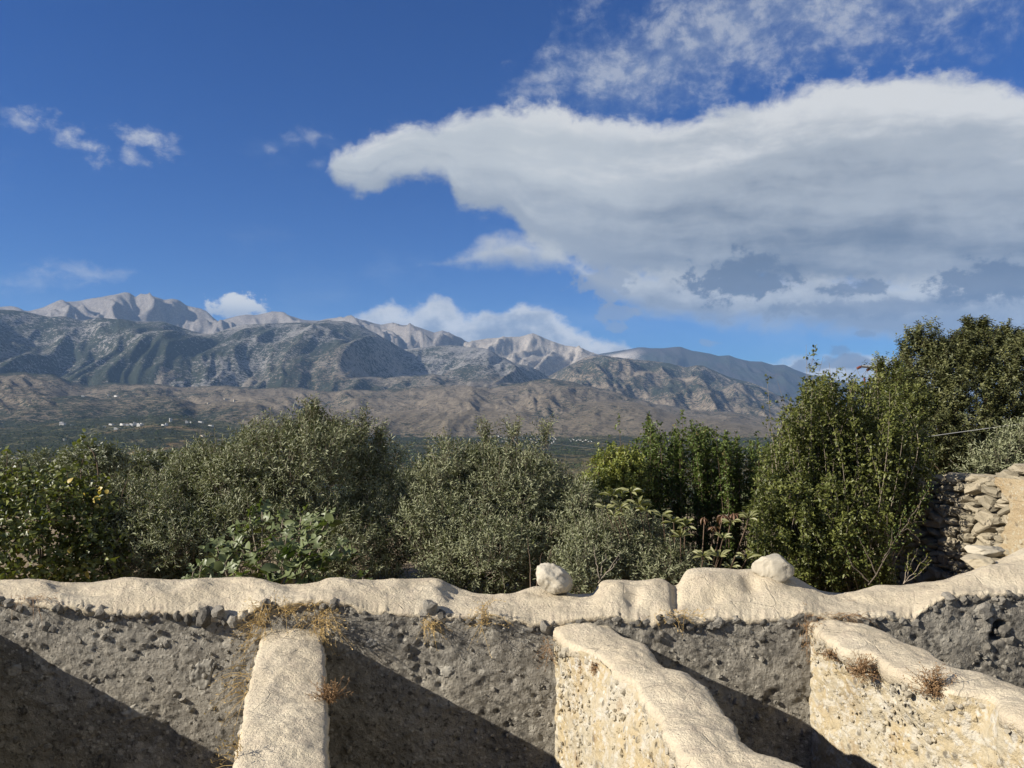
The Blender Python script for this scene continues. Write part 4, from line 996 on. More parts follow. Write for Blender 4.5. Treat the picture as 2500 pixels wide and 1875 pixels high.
OL = 'silvery olive trees behind the wall'
crown_tree('olive_tree', 'tallest silvery olive tree, its pointed top rising against the foothills, behind the fig bush', 'tree',
    [px_ell(770, 1200, 11.2, 190, 150), px_ell(900, 1230, 11.4, 110, 150), px_ell(700, 1300, 11.0, 170, 130), px_ell(770, 1098, 11.3, 66, 62), px_ell(850, 1120, 11.3, 80, 70), px_ell(870, 1370, 11.0, 150, 120), px_ell(620, 1190, 11.0, 110, 85)],
    4700, .30, 7, .068, .0150, 'olive', OL, leaders=[(at(775, 1100, 11.2), at(762, 1016, 11.2), 150, .10), (at(730, 1100, 11.2), at(712, 1062, 11.2), 34, .06), (at(810, 1100, 11.2), at(812, 1052, 11.2), 40, .07), (at(880, 1110, 11.2), at(890, 1030, 11.2), 26, .05), (at(930, 1130, 11.3), at(925, 1070, 11.3), 40, .07)], seed=1, twig='pale_twig')
crown_tree('olive_tree', 'broad rounded olive tree in the middle, directly behind the perched boulder', 'tree',
    [px_ell(1200, 1225, 11.0, 165, 122), px_ell(1110, 1300, 10.8, 130, 130), px_ell(1300, 1280, 10.8, 110, 130), px_ell(1210, 1370, 10.6, 180, 110), px_ell(1260, 1180, 11.1, 105, 58), px_ell(1100, 1190, 11.1, 75, 62)],
    4800, .29, 7, .062, .0142, 'olive', OL, leaders=[(at(1180, 1110, 11), at(1186, 1060, 11), 34, .05), (at(1330, 1110, 11), at(1333, 1050, 11), 30, .05), (at(1120, 1130, 11), at(1075, 1090, 11), 16, .04), (at(1260, 1090, 11), at(1250, 1068, 11), 30, .08)], seed=2, twig='pale_twig')
crown_tree('olive_tree', 'pale shimmering olive tree between the yellowing vine shrub and the tallest olive', 'tree',
    [px_ell(420, 1275, 10.9, 140, 100), px_ell(540, 1210, 11.2, 110, 80), px_ell(350, 1350, 10.5, 120, 100), px_ell(470, 1350, 10.7, 140, 110), px_ell(500, 1170, 11.4, 80, 40)],
    4000, .30, 7, .068, .015, 'olive', OL, leaders=[(at(500, 1140, 11.2), at(490, 1105, 11.2), 30, .08), (at(580, 1130, 11.2), at(600, 1085, 11.2), 40, .09), (at(650, 1110, 11.2), at(655, 1065, 11.2), 30, .06)], seed=3, twig='pale_twig')
crown_tree('olive_shrub', 'low sprawling olive growth in shade behind the mortar humps, under the rosette shrub', 'shrub',
    [px_ell(1520, 1350, 9.8, 120, 80), px_ell(1600, 1395, 9.5, 90, 65), px_ell(1430, 1290, 10.2, 70, 80), px_ell(1430, 1400, 9.4, 90, 70)],
    2500, .23, 7, .056, .0128, 'olive', None, seed=4, twig='pale_twig', ground=.8, tr=.03)
crown_tree('olive_shrub', 'small grey-green olive growing on top behind the dry-stone wall', 'shrub',
    [px_ell(2440, 1135, 12.4, 60, 45), px_ell(2490, 1110, 12.4, 50, 60), px_ell(2390, 1155, 12.6, 40, 25)], 420, .34, 7, .075, .017, 'olive', None, seed=5, twig='pale_twig', tr=.03, leaders=[(at(2460, 1110, 12.4), at(2465, 1075, 12.4), 14, .05)])
for i, (u, v, Y, ru, rv, lab) in enumerate([(235, 1132, 24, 62, 36, 'grey-green olive crown beyond the vine shrub, left of the thin bent shoot'), (340, 1148, 27, 56, 30, 'round olive crown directly behind the thin bent shoot'), (415, 1140, 30, 40, 30, 'small olive crown between the bent shoot and the pale olive tree'),
        (470, 1140, 34, 56, 32, 'pale olive top peeping over the shimmering olive tree'), (130, 1140, 30, 70, 26, 'olive crown far behind the left end of the vine shrub'), (30, 1150, 26, 60, 26, 'olive crown at the left edge of the picture beyond the vine shrub'), (575, 1140, 40, 60, 26, 'distant olive crown seen over the dip left of the tallest olive'),
        (985, 1190, 30, 60, 40, 'olive crown in the gap between the tallest and the broad rounded olive'), (1430, 1215, 28, 50, 36, 'low olive crown in the gap left of the yellow-green bush')]):
    crown_tree('olive_tree', lab, 'tree', [px_ell(u, v, Y, ru, rv), px_ell(u + ru * .5, v + 14, Y, ru * .7, rv * .9), px_ell(u - ru * .5, v + 18, Y + .6, ru * .7, rv * .9), px_ell(u, v + 40, Y, ru, rv * 1.2)], 420, .42, 6, .15, .05, 'olive_far', 'olive orchard beyond the garden', seed=20 + i, ground=float(np.interp(Y, RN, ZN)) - .1, tr=.09, twig_frac=.15, tips=7)

# bushy lentisk-like shrub, right of centre
def stem_bush(name, label, cat, base, stems, mat, twig, nodes, leaf, per, r0, seed, lo=.15, six=False, bend=.25, cl=.07, wf=.5, bare=0.0, droop=0.0, group=None, twig_scale=1.0):
    """shrub of many stems, each dressed in leaf clusters"""
    base = np.array(base, float); root = empty(name, tuple(base), label, cat, group)
    LP, LD, LN, LT = [], [], [], []; tubes = []
    for (p0, p1, br) in stems:
        p0, p1 = np.array(p0), np.array(p1); q = np.linspace(0, 1, 8)[:, None]
        b = RS.normal(size=3) * bend * np.linalg.norm(p1 - p0) * .25; b[2] *= .2
        pts = p0 * (1 - q) + p1 * q + b * np.sin(np.pi * q) * (.6 + .4 * q)
        tubes.append(tube(pts, r0 * twig_scale * (1 - .8 * q[:, 0]), 5))
        ln = np.linalg.norm(p1 - p0); tint0 = RS.rand()
        for k in range(max(2, int(nodes * ln * br))):
            t = lo + (1 - lo) * RS.rand() ** .8
            if bare and t > 1 - bare and RS.rand() < .6: continue
            c = np.array([np.interp(t, q[:, 0], pts[:, j]) for j in range(3)])
            sdir = nrm(RS.normal(size=3) + [0, -.5, .5 - droop]); tip = c + sdir * RS.uniform(.3, 1.3) * cl * (1.5 - .8 * t)
            if RS.rand() < .25: tubes.append(sticks([c], [tip], .002 * twig_scale, .001))
            m = per; d = nrm(sdir * .55 + RS.normal(size=(m, 3)) * .75); LP.append(np.repeat(tip[None], m, 0) + d * cl * .10); LD.append(d)
            LN.append(nrm(np.array([0, 0, 1.0]) + sdir * .7 + RS.normal(size=(m, 3)) * .45)); LT.append(np.clip(.25 * tint0 + .35 * RS.rand() + .4 * RS.rand(m), 0, 1))
    LP, LD, LN, LT = map(np.concatenate, (LP, LD, LN, LT)); m = len(LP)
    V, F, nv = leaf_cards(LP, LD, LN, leaf * RS.uniform(.65, 1.25, m), leaf * wf * RS.uniform(.8, 1.2, m), six=six)
    part('foliage', V, F, M[mat], root, True, {'tint': np.repeat(LT, nv)})
    V, F = join(tubes); part('stems', V, F, M[twig], root)
    return root

def lentisk():
    st = []
    b = at(2040, 1420, 10.4); b[2] = .85
    for i in range(300):
        u = RS.uniform(1845, 2285); f = (u - 2055) / 215
        topv = 905 + 95 * f * f + max(0, 1965 - u) * 1.1 + (40 if u > 2200 else 0); v = topv + abs(RS.normal()) * 90
        if (u > 2110 and RS.rand() < (.9 if v > 1080 else .3)) or (u > 2030 and v > 1090 and RS.rand() < .5): continue
        Y = RS.uniform(9.8, 11.4); tip = at(u, v, Y)
        st.append((b + [f * .35 + RS.normal() * .12, RS.normal() * .18, 0], tip, 1.0))
    for i in range(230):                                    # lower skirt
        u = RS.uniform(1835, 2170); v = RS.uniform(1150 + max(0, 1850 - u) * 1.2, 1420); Y = RS.uniform(9.3, 10.2)
        if u > 2050 and v < 1330 and RS.rand() < .6: continue
        tip = at(u, v, Y); q0 = at(u + RS.normal() * 30, v + 150, Y + .5); q0[2] = max(q0[2], .9); st.append((q0, tip, 1.25))
    for (u0, v0, u1, v1) in [(1945, 1000, 1968, 842), (1955, 1000, 1992, 850), (1905, 1010, 1872, 915), (1930, 1060, 1898, 930), (2010, 960, 2010, 870), (2030, 960, 2024, 885), (1880, 1090, 1862, 985), (2130, 1010, 2140, 905), (2190, 1030, 2205, 985), (2060, 960, 2062, 895)]:
        st.append((at(u0, v0 + 200, 10.3), at(u1, v1, 10.3), .30))
    return stem_bush('bushy_shrub', 'large dense green shrub with pale upright stems rising over the right end of the wall', 'shrub', b, st, 'lentisk', 'pale_twig', 23, .053, 5, .007, 30, lo=.30, cl=.085, wf=.52, bend=.35)
lentisk()

def pear():
    st = []; b = at(1690, 1330, 12.6); b[2] = .6
    prof = np.array([(1440, 1120), (1500, 1090), (1540, 1105), (1570, 1060), (1582, 1015), (1600, 1060), (1640, 1060), (1660, 1030), (1690, 1050), (1715, 1045), (1760, 1070), (1800, 1080), (1850, 1085), (1900, 1095)], float)
    for i in range(280):
        u = RS.uniform(1450, 1900); v = np.interp(u, prof[:, 0], prof[:, 1]) - 14 + RS.gamma(1.2, 30)
        Y = RS.uniform(12.0, 13.4); tip = at(u, v, Y); p0 = tip.copy(); p0[2] = .4; p0[0] += RS.normal() * .08
        st.append((p0, tip, 1.0))
    for (u, v, br) in [(1508, 1012, .30), (1580, 1008, .75), (1608, 1022, .6), (1665, 1004, .75), (1688, 1022, .7), (1700, 1030, .7), (1640, 1048, .6), (1484, 1068, .6), (1722, 1040, .5), (1770, 1050, .5), (1795, 1055, .5), (1850, 1060, .5), (1650, 1030, .7)]:
        tip = at(u, v, 12.4); p0 = tip.copy(); p0[2] -= 1.1; p0[0] += .06; st.append((p0, tip, br * 1.6))
    return stem_bush('upright_shrub', 'thicket of upright leafy green shoots standing between the broad olive and the bushy shrub', 'shrub', b, st, 'pear', 'brown_twig', 24, .046, 5, .007, 31, lo=.12, cl=.05, wf=.62, bend=.10)
pear()
crown_tree('yellow_green_bush', 'yellow-green leafy bush low beside the upright shoots, left of them', 'shrub', [px_ell(1490, 1165, 12.0, 55, 60), px_ell(1530, 1190, 11.9, 55, 70), px_ell(1470, 1215, 11.8, 50, 55)], 620, .2, 6, .052, .026, 'lime', None, seed=7, ground=.7, tr=.025, lump=.35)

# big evergreen on the right
crown_tree('evergreen_tree', 'huge dark evergreen tree with ragged upright tops against the cloud, behind the dry-stone wall', 'tree',
    [px_ell(2440, 1000, 18.5, 150, 190), px_ell(2260, 960, 18.2, 85, 130), px_ell(2380, 880, 18.6, 66, 85), px_ell(2480, 905, 18.6, 90, 100), px_ell(2250, 1080, 17.8, 110, 130), px_ell(2560, 1000, 18.5, 160, 220), px_ell(2350, 1010, 17.8, 110, 150), px_ell(2240, 870, 18.2, 45, 70), px_ell(2400, 1130, 17.6, 150, 100), px_ell(2310, 900, 18.2, 60, 80), px_ell(2205, 1010, 17.8, 70, 90), px_ell(2330, 1090, 18.6, 140, 140), px_ell(2480, 1100, 18.8, 140, 150)],
    8300, .29, 7, .076, .035, 'evergreen', None, seed=9, ground=.2, tr=.16, tips=16, up=.9, spread=.85, lump=.36, twig_frac=.2,
    leaders=[(at(2240, 904, 18.2), at(2238, 829, 18.2), 90, .18), (at(2380, 884, 18.6), at(2366, 796, 18.6), 130, .22), (at(2340, 924, 18.4), at(2330, 839, 18.4), 80, .18), (at(2400, 874, 18.6), at(2402, 799, 18.6), 110, .16), (at(2480, 884, 18.6), at(2476, 824, 18.6), 120, .24), (at(2270, 914, 18.4), at(2268, 839, 18.4), 60, .14), (at(2430, 854, 18.6), at(2432, 819, 18.6), 60, .16), (at(2300, 924, 18.2), at(2296, 854, 18.2), 70, .12), (at(2215, 924, 18.2), at(2208, 859, 18.2), 60, .12), (at(2450, 874, 18.4), at(2455, 809, 18.4), 70, .12), (at(2500, 884, 18.4), at(2506, 829, 18.4), 70, .14), (at(2360, 904, 18.0), at(2350, 824, 18.0), 70, .12), (at(2225, 1024, 17.6), at(2215, 924, 17.6), 90, .16), (at(2300, 1024, 17.4), at(2296, 914, 17.4), 90, .16), (at(2400, 984, 17.4), at(2396, 874, 17.4), 100, .18), (at(2470, 1004, 17.4), at(2474, 904, 17.4), 100, .18)])
crown_tree('evergreen_tree', 'smaller olive-green tree in front of the huge evergreen, hiding the utility pole', 'tree', [px_ell(2165, 960, 15.5, 45, 60), px_ell(2190, 1030, 15.2, 60, 80), px_ell(2150, 1040, 15.5, 55, 60)], 900, .26, 7, .06, .03, 'lentisk', None, seed=10, ground=.5, tr=.06, up=.8, leaders=[(at(2160, 940, 15.5), at(2152, 892, 15.5), 40, .10), (at(2185, 960, 15.5), at(2192, 895, 15.5), 40, .10)])

# vine-like shrub, left
def single_leaves(root, kinds, mats, specs, name='leaf'):
    """each leaf an object; shared meshes"""
    base = np.array(root.location)
    for (p, d, n, L, W, mi, k) in specs:
        d = nrm(np.asarray(d, float)); s = nrm(np.cross(n, d)); nn = np.cross(d, s)
        o = bpy.data.objects.new(name, kinds[k][mi]); COL.objects.link(o); o.parent = root
        q = np.asarray(p) - base
        o.matrix_local = Matrix([[d[i] * L, s[i] * W, nn[i] * L, q[i]] for i in range(3)] + [[0, 0, 0, 1]])

def leaf_mesh(name, outline, fold, curl, mat, tint):
    """unit leaf along x; outline is the right-hand half from base to tip"""
    o = np.array(outline, float); mid = np.stack([o[:, 0], 0 * o[:, 0]], 1)
    zf = lambda x, y: fold * np.abs(y) - curl * x * x
    V = [(x, 0, zf(x, 0)) for x in o[:, 0]] + [(x, y, zf(x, y)) for x, y in o] + [(x, -y, zf(x, y)) for x, y in o]
    n = len(o); F = []
    for i in range(n - 1): F += [(i, i + 1, n + i + 1, n + i)[::-1], (i, i + 1, 2 * n + i + 1, 2 * n + i)]
    return mesh(name, np.array(V), np.array(F), mat, True, {'tint': np.full(3 * n, tint)})

def vine():
    ells = [px_ell(90, 1250, 10.2, 150, 80), px_ell(60, 1340, 9.8, 150, 90), px_ell(200, 1280, 10.3, 110, 90), px_ell(230, 1370, 9.9, 80, 70), px_ell(-60, 1290, 10.2, 120, 110), px_ell(30, 1205, 10.5, 90, 40), px_ell(150, 1200, 10.5, 80, 38)]
    c = at(110, 1300, 10.1); base = np.array([c[0], c[1], .85])
    root = empty('vine_shrub', tuple(base), 'broad-leaved shrub with yellowing autumn leaves at the left end behind the wall', 'shrub')
    P, D = ell_points(ells, 1500, .55, .7, None, .34, 40)
    V, F, t, tw = shoots(P, D, .24, 5, .070, .050, up=.2, jit=.5, six=True, pairs=False, fold=.2, curl=.2, spread=.9)
    V2, F2, nv = None, None, None
    tag(part('foliage', V, F, M['vine'], root, True, {'tint': t}), kind='stuff')
    k = RS.rand(len(P)) < .5
    stv = [sticks(tw[0][k], tw[1][k], .003, .0015), limbs(base, [P[i] for i in RS.choice(len(P), 14, replace=False)], .018, 6)]
    # bent shoot that sticks out of the top, and a smaller one by the edge
    sp = [at(u, v, 10.4) for (u, v) in [(240, 1160), (237, 1130), (228, 1105), (216, 1090), (208, 1080), (200, 1072)]]
    stv.append(tube(sp, [.009, .008, .008, .007, .006, .005], 6)); stv.append(tube([at(197, 1180, 10.4), at(198, 1140, 10.4), at(207, 1110, 10.4)], [.008, .007, .004], 5))
    stv.append(tube([at(14, 1170, 10.2), at(18, 1120, 10.2), at(16, 1100, 10.2)], [.005, .004, .003], 5))
    stv.append(tube([at(285, 1260, 10.0), at(300, 1200, 10.0), at(312, 1170, 10.0)], [.005, .004, .003], 5))
    V, F = join(stv); part('stems', V, F, M['brown_twig'], root)
    ol = [(0, 0), (.06, .22), (.25, .42), (.5, .44), (.75, .28), (1, 0)]
    kinds = [[leaf_mesh('leaf', ol, .25, .18, M['vine'], x) for x in (.15, .4, .6, .85, .99)]]
    spec = []
    P, D = ell_points(ells, 236, .92, .96, None, .34, 40)
    for p, d in zip(P, D):
        spec.append((p + d * .1, nrm(d * .3 + RS.normal(size=3) * .7 + [0, 0, -.2]), nrm(np.array([-.3, -.55, .6]) + RS.normal(size=3) * .35), RS.uniform(.07, .105), RS.uniform(.075, .10), int(RS.choice(5, p=[.2, .25, .25, .18, .12])), 0))
    for (u, v, n, sd) in [(203, 1072, 16, 16), (196, 1128, 10, 14), (16, 1098, 9, 9), (205, 1112, 6, 8), (60, 1310, 8, 18), (40, 1335, 5, 12), (250, 1210, 12, 20)]:
        for i in range(n):
            y = (u > 240 and v > 1150) or (v > 1300)
            spec.append((at(u + RS.normal() * sd, v + RS.normal() * sd * .6, 9.9 if v > 1150 else 10.4), RS.normal(size=3) + [0, 0, -.4], nrm(np.array([-.3, -.6, .5]) + RS.normal(size=3) * .5), RS.uniform(.06, .085), .065, 4 if y else int(RS.choice([1, 2, 3])), 0))
    single_leaves(root, kinds, None, spec[:300])
vine()

FIG_OL = [(0, 0), (.02, .10), (.12, .34), (.24, .30), (.32, .12), (.42, .14), (.56, .48), (.66, .42), (.64, .13), (.78, .19), (.92, .12), (1, 0)]
def fig(label, base, tips, nl, name='fig_bush', Lr=(.15, .235), cat='shrub'):
    base = np.array(base); root = empty(name, tuple(base), label, cat)
    kinds = [[leaf_mesh('leaf', FIG_OL, .15 + .4 * x, .12 + .5 * ((x * 7) % 1), M['fig'], x) for x in (.05, .35, .7, 1.0)], [leaf_mesh('leaf', [(0, 0), (.05, .12), (.25, .30), (.5, .36), (.7, .34), (.88, .2), (1, 0)], .2, .2, M['fig'], x) for x in (.2, .5, .8, 1.0)]]
    tb = []; spec = []
    for (u, v, Y) in tips:
        t = at(u, v, Y); q = np.linspace(0, 1, 7)[:, None]; a = base + [RS.normal() * .12, RS.normal() * .08, 0]
        pts = a * (1 - q) + t * q; pts[:, 2] += .0; pts[:, :2] = a[:2] + (t[:2] - a[:2]) * q ** .8
        tb.append(tube(pts, .014 * (1 - .55 * q[:, 0]), 6))
        n = nl + RS.randint(3)
        for k in range(n):
            an = k * 2.4 + RS.rand(); el = RS.uniform(-.15, .75) if k > 1 else 1.1
            d = np.array([math.cos(an) * math.cos(el), math.sin(an) * math.cos(el), math.sin(el)])
            s = t - np.array([0, 0, 1]) * .035 * k * .6 + d * .03
            tb.append(sticks([t - np.array([0, 0, .02 * k])], [s + d * .02], .003, .002))
            L = RS.uniform(*Lr) * (.75 if k < 2 else 1)
            spec.append((s, d, nrm(np.array([-.25, -.35, .9]) + RS.normal(size=3) * .45), L * RS.uniform(.7, 1.1), L * RS.uniform(.8, 1.1), RS.randint(4), int(RS.rand() < .15)))
    single_leaves(root, kinds, None, spec[:300])
    V, F = join(tb); part('stems', V, F, M['pale_twig'], root)
b = at(650, 1400, 9.2); b[2] = .9
fig('fig bush with big lobed matt green leaves, in front of the tallest olive', b, [(640, 1250, 9.4), (690, 1272, 9.2), (610, 1265, 9.4), (760, 1275, 9.2), (800, 1268, 9.1), (735, 1262, 9.4), (570, 1310, 9.1), (530, 1335, 9.0), (590, 1335, 8.9), (650, 1325, 8.9), (700, 1310, 8.8), (750, 1330, 8.7), (780, 1340, 8.6), (835, 1335, 8.8), (690, 1370, 8.6), (625, 1378, 8.6), (550, 1375, 8.7), (570, 1400, 8.5), (650, 1405, 8.5), (720, 1395, 8.5), (790, 1390, 8.6), (610, 1350, 8.8), (505, 1390, 8.7), (720, 1345, 8.7)], 9)
fig('small fig sucker just above the wall, left of the fig bush', at(474, 1425, 8.6) * [1, 1, 0] + [0, 0, .9], [(472, 1398, 8.4), (490, 1385, 8.5)], 8, 'fig_sucker', (.11, .16), 'plant')
fig('lone fig sprout peeping over the wall, right of the fig bush', at(888, 1425, 8.4) * [1, 1, 0] + [0, 0, .9], [(887, 1410, 8.2)], 7, 'fig_sprout', (.09, .14), 'plant')

def loquat():
    b = at(1690, 1400, 9.9); b[2] = .8
    root = empty('rosette_shrub', tuple(b), 'gangly shrub with rosettes of pale strap leaves, some dead and brown, behind the mortar humps', 'shrub')
    ol = [(0, 0), (.12, .09), (.35, .32), (.6, .48), (.82, .36), (1, 0)]
    kinds = [[leaf_mesh('leaf', ol, .35, .22, M['loquat'], x) for x in (.1, .35, .6, .9)], [leaf_mesh('leaf', ol, .5, .6, M['dead_leaf'], x) for x in (.2, .8)] * 2]
    spec, tb = [], []
    for (u, v, Y, n, L, dead) in [(1495, 1212, 9.3, 12, .17, 0), (1540, 1203, 9.4, 12, .17, 0), (1480, 1242, 9.2, 10, .16, 0), (1515, 1240, 9.1, 11, .16, 0), (1560, 1236, 9.2, 12, .18, 0), (1578, 1248, 9.2, 8, .16, 0), (1500, 1262, 9.1, 9, .15, 0), (1618, 1262, 9.1, 8, .17, 0), (1645, 1276, 9.0, 10, .17, 0), (1672, 1286, 9.0, 11, .18, 0), (1662, 1312, 8.9, 8, .16, 0),
            (1828, 1266, 9.0, 12, .16, 0), (1785, 1276, 9.2, 10, .16, 0), (1765, 1315, 8.9, 9, .14, 0), (1718, 1360, 8.7, 13, .17, 0), (1756, 1362, 8.7, 13, .18, 0), (1822, 1366, 8.7, 11, .17, 0), (1785, 1385, 9.5, 10, .16, 0), (1700, 1385, 9.4, 9, .16, 0), (1765, 1256, 9.3, 14, .13, 1), (1790, 1252, 9.3, 10, .13, 1), (1720, 1262, 10.2, 8, .12, 1), (1675, 1352, 9.7, 9, .12, 1), (1695, 1350, 9.7, 8, .12, 1), (1745, 1285, 9.2, 6, .12, 1)]:
        t = at(u, v, Y); q = np.linspace(0, 1, 7)[:, None]; a = np.array([b[0] + (t[0] - b[0]) * .35, b[1] + .1, b[2]])
        pts = a * (1 - q) + t * q; pts[:, :2] = a[:2] + (t[:2] - a[:2]) * q ** .75
        tb.append(tube(pts, .012 * (1 - .5 * q[:, 0]), 5))
        for k in range(n if dead else n + 2):
            an = k * 2.4 + RS.rand() * .5; el = (RS.uniform(.0, .9) if not dead else RS.uniform(-1.3, -.2))
            d = np.array([math.cos(an) * math.cos(el), math.sin(an) * math.cos(el), math.sin(el)])
            l = L * .80 * RS.uniform(.7, 1.15); spec.append((t + d * .015, d, nrm(np.array([-.3, -.4, .8]) + RS.normal(size=3) * .25), l, l * .29, RS.randint(4), dead))
    single_leaves(root, kinds, None, spec[:300])
    V, F = join(tb); part('stems', V, F, M['brown_twig'], root)
loquat()

# leaning stem and loose twigs at the foot of the dry-stone wall
def twiggy(name, label, cat, lines, mat, leafmat=None, leaf=.04, dens=14, r=.006, base=None, wf=.3, spray=.04):
    b = np.array(base if base is not None else lines[0][0]); root = empty(name, tuple(b), label, cat)
    tb, LP, LD = [], [], []
    for ln in lines:
        p = np.array(ln, float); q = np.linspace(0, 1, len(p)); qq = np.linspace(0, 1, 10)
        pts = np.stack([np.interp(qq, q, p[:, j]) for j in range(3)], 1) + RS.normal(size=(10, 3)) * .006
        tb.append(tube(pts, r * (1 - .75 * qq), 5))
        L = np.linalg.norm(p[-1] - p[0])
        for k in range(int(dens * L)):
            t = RS.uniform(.25, 1); c = np.array([np.interp(t, qq, pts[:, j]) for j in range(3)]); d = nrm(nrm(p[-1] - p[0]) + RS.normal(size=3) * .8)
            LP.append(c + d * RS.rand() * spray); LD.append(d)
    V, F = join(tb); part('stems', V, F, M[mat], root)
    if leafmat and LP:
        m = len(LP); V, F, nv = leaf_cards(np.array(LP), np.array(LD), rdir(m), leaf * RS.uniform(.6, 1.3, m), leaf * wf)
        part('leaves', V, F, M[leafmat], root, True, {'tint': np.repeat(RS.rand(m), nv)})
    return root
Aw = lambda u, v, Y=9.3: at(u, v, Y)
twiggy('leaning_shrub', 'bare leaning branch with sparse bronzed leaves in front of the dry-stone wall', 'shrub', [[Aw(2120, 1430), Aw(2170, 1350), Aw(2195, 1300), Aw(2205, 1250)], [Aw(2195, 1310), Aw(2240, 1240), Aw(2270, 1190)], [Aw(2195, 1300), Aw(2215, 1290), Aw(2245, 1320)], [Aw(2140, 1400), Aw(2110, 1340), Aw(2090, 1300)], [Aw(2150, 1380), Aw(2175, 1330), Aw(2178, 1290)], [Aw(2120, 1420), Aw(2080, 1380), Aw(2060, 1330)]], 'bark', 'pear', .03, 130, .009, spray=.14, wf=.5)
twiggy('broom_plant', 'thin pale green wispy plant growing at the foot of the shaded dry-stone wall', 'plant', [[Aw(2205, 1425, 9.1), Aw(2225, 1380, 9.1), Aw(2240, 1340, 9.1)], [Aw(2205, 1425, 9.1), Aw(2240, 1385, 9.1), Aw(2265, 1355, 9.1)], [Aw(2205, 1425, 9.1), Aw(2245, 1400, 9.1), Aw(2270, 1372, 9.1)], [Aw(2205, 1425, 9.1), Aw(2215, 1385, 9.1), Aw(2218, 1355, 9.1)]], 'pale_twig', 'lime', .035, 70, .005, spray=.03, wf=.2)
twiggy('bare_twigs', 'bare pale twigs forking up behind the mortar, left of the perched boulder', 'twig', [[Aw(1308, 1440, 7.3), Aw(1318, 1390, 7.4), Aw(1322, 1350, 7.4)], [Aw(1308, 1440, 7.3), Aw(1330, 1390, 7.4), Aw(1348, 1335, 7.5)], [Aw(1296, 1440, 7.4), Aw(1292, 1360, 7.6), Aw(1288, 1310, 7.6)]], 'brown_twig', None, r=.006)
twiggy('bare_twigs', 'bare pale twigs fanning up from behind the mortar, right of the perched boulder', 'twig', [[Aw(1460, 1425, 7.2), Aw(1485, 1395, 7.2), Aw(1516, 1345, 7.3)], [Aw(1462, 1420, 7.2), Aw(1470, 1380, 7.2), Aw(1482, 1352, 7.3)], [Aw(1464, 1415, 7.2), Aw(1456, 1380, 7.2), Aw(1452, 1335, 7.3)], [Aw(1475, 1405, 7.2), Aw(1500, 1380, 7.2), Aw(1512, 1362, 7.3)]], 'pale_twig', None, r=.006)

# ------------------------------------------------------------------ dry grass and herbs on the masonry
def tuft(label, cen, Y, su, sv, n, ln, lean=(0, 0), seeds=True, mat='straw', name='dry_grass', spread=.5):
    c = np.array([at(u, v, y) for (u, v, y) in [(cen[0], cen[1], Y)]])[0]
    root = empty(name, tuple(c), label, 'dry grass'); k = Y / FPX
    tb, LP, LD = [], [], []
    n = int(n * .6)
    for i in range(n):
        p = c + np.array([RS.normal() * su * k, RS.uniform(-.02, .03), RS.normal() * sv * k])
        d = nrm(np.array([lean[0] + RS.normal() * spread, -.25 + RS.normal() * .25, lean[1] + RS.normal() * spread])); l = ln * RS.uniform(.4, 1.7)
        q = np.linspace(0, 1, 5)[:, None]; pts = p + d * l * q + np.array([0, -.02, -.45 * l]) * q ** 2
        tb.append(tube(pts, .0022 * (1 - .7 * q[:, 0]), 3))
        if seeds:
            for j in range(3): LP.append(pts[-1 - (j > 1)] + RS.normal(size=3) * .006); LD.append(d + RS.normal(size=3) * .5)
    V, F = join(tb); tag(part('blades', V, F, M[mat], root, True, {'tint': RS.rand(len(V))}), kind='stuff')
    if LP:
        m = len(LP); V, F, nv = leaf_cards(np.array(LP), np.array(LD), rdir(m), .022 * RS.uniform(.5, 1.3, m), .006); tag(part('seed_heads', V, F, M[mat], root, True, {'tint': np.repeat(RS.rand(m), nv)}), kind='stuff')
tuft('golden dry grass hanging at the left corner of the end-on cross wall head', (640, 1520), 5.93, 13, 26, 130, .16, (-.35, .1), name='dry_grass_tuft')
tuft('golden dry grass at the right corner of the end-on cross wall', (782, 1520), 5.93, 14, 16, 150, .15, (.3, .1), name='dry_grass_tuft')
tuft('brownish dead grass thatch on the long wall between the two golden corner tufts', (712, 1486), 5.95, 30, 9, 90, .11, (0, .2), name='dry_grass_tuft')
tuft('sparse straw bristling from the left edge of the end-on cross wall, halfway down', (608, 1665), 5.2, 8, 24, 60, .15, (-.5, .3), name='dry_grass_tuft')
tuft('straw stems at the bottom left edge of the end-on cross wall', (582, 1850), 4.1, 6, 16, 36, .12, (-.3, .6), name='dry_grass_tuft')
tuft('small orange dry tuft on the long wall below the pointed stone', (1046, 1520), 5.96, 12, 7, 60, .08, (.3, -.2), name='dry_grass_tuft')
tuft('upright golden tuft on the long wall, left of the perched boulder', (1186, 1508), 5.96, 8, 16, 80, .11, (-.1, .5), name='dry_grass_tuft')
tuft('dark grassy litter lying on the capping near the left end of the wall', (70, 1462), 6.02, 30, 5, 60, .12, (.8, .1), False, 'brown_grass' if 'brown_grass' in M else 'dry_herb', 'dry_grass_tuft')
tuft('withered grass in the rubble edge below the middle mortar humps', (1650, 1500), 5.97, 30, 6, 70, .08, (.2, .1), name='dry_grass_tuft')
tuft('dark dry twiggy litter on the capping at the head of the furthest cross wall', (2060, 1503), 5.98, 26, 4, 60, .12, (.6, .15), False, 'dry_herb', 'dry_grass_tuft')
tuft('fine dead stalks lying on the mortar saddle behind the furthest cross wall', (2030, 1472), 6.3, 18, 4, 16, .14, (.3, .3), False, 'dry_herb', 'dry_grass_tuft')
tuft('rusty dry growth in the corner between the long wall and the furthest cross wall', (1972, 1545), 5.93, 5, 22, 70, .06, (-.1, .1), name='dry_grass_tuft', mat='dry_herb')
tuft('rusty dry growth in the corner between the long wall and the stepped cross wall', (1338, 1585), 5.93, 5, 14, 50, .06, (-.2, .1), name='dry_grass_tuft', mat='dry_herb')

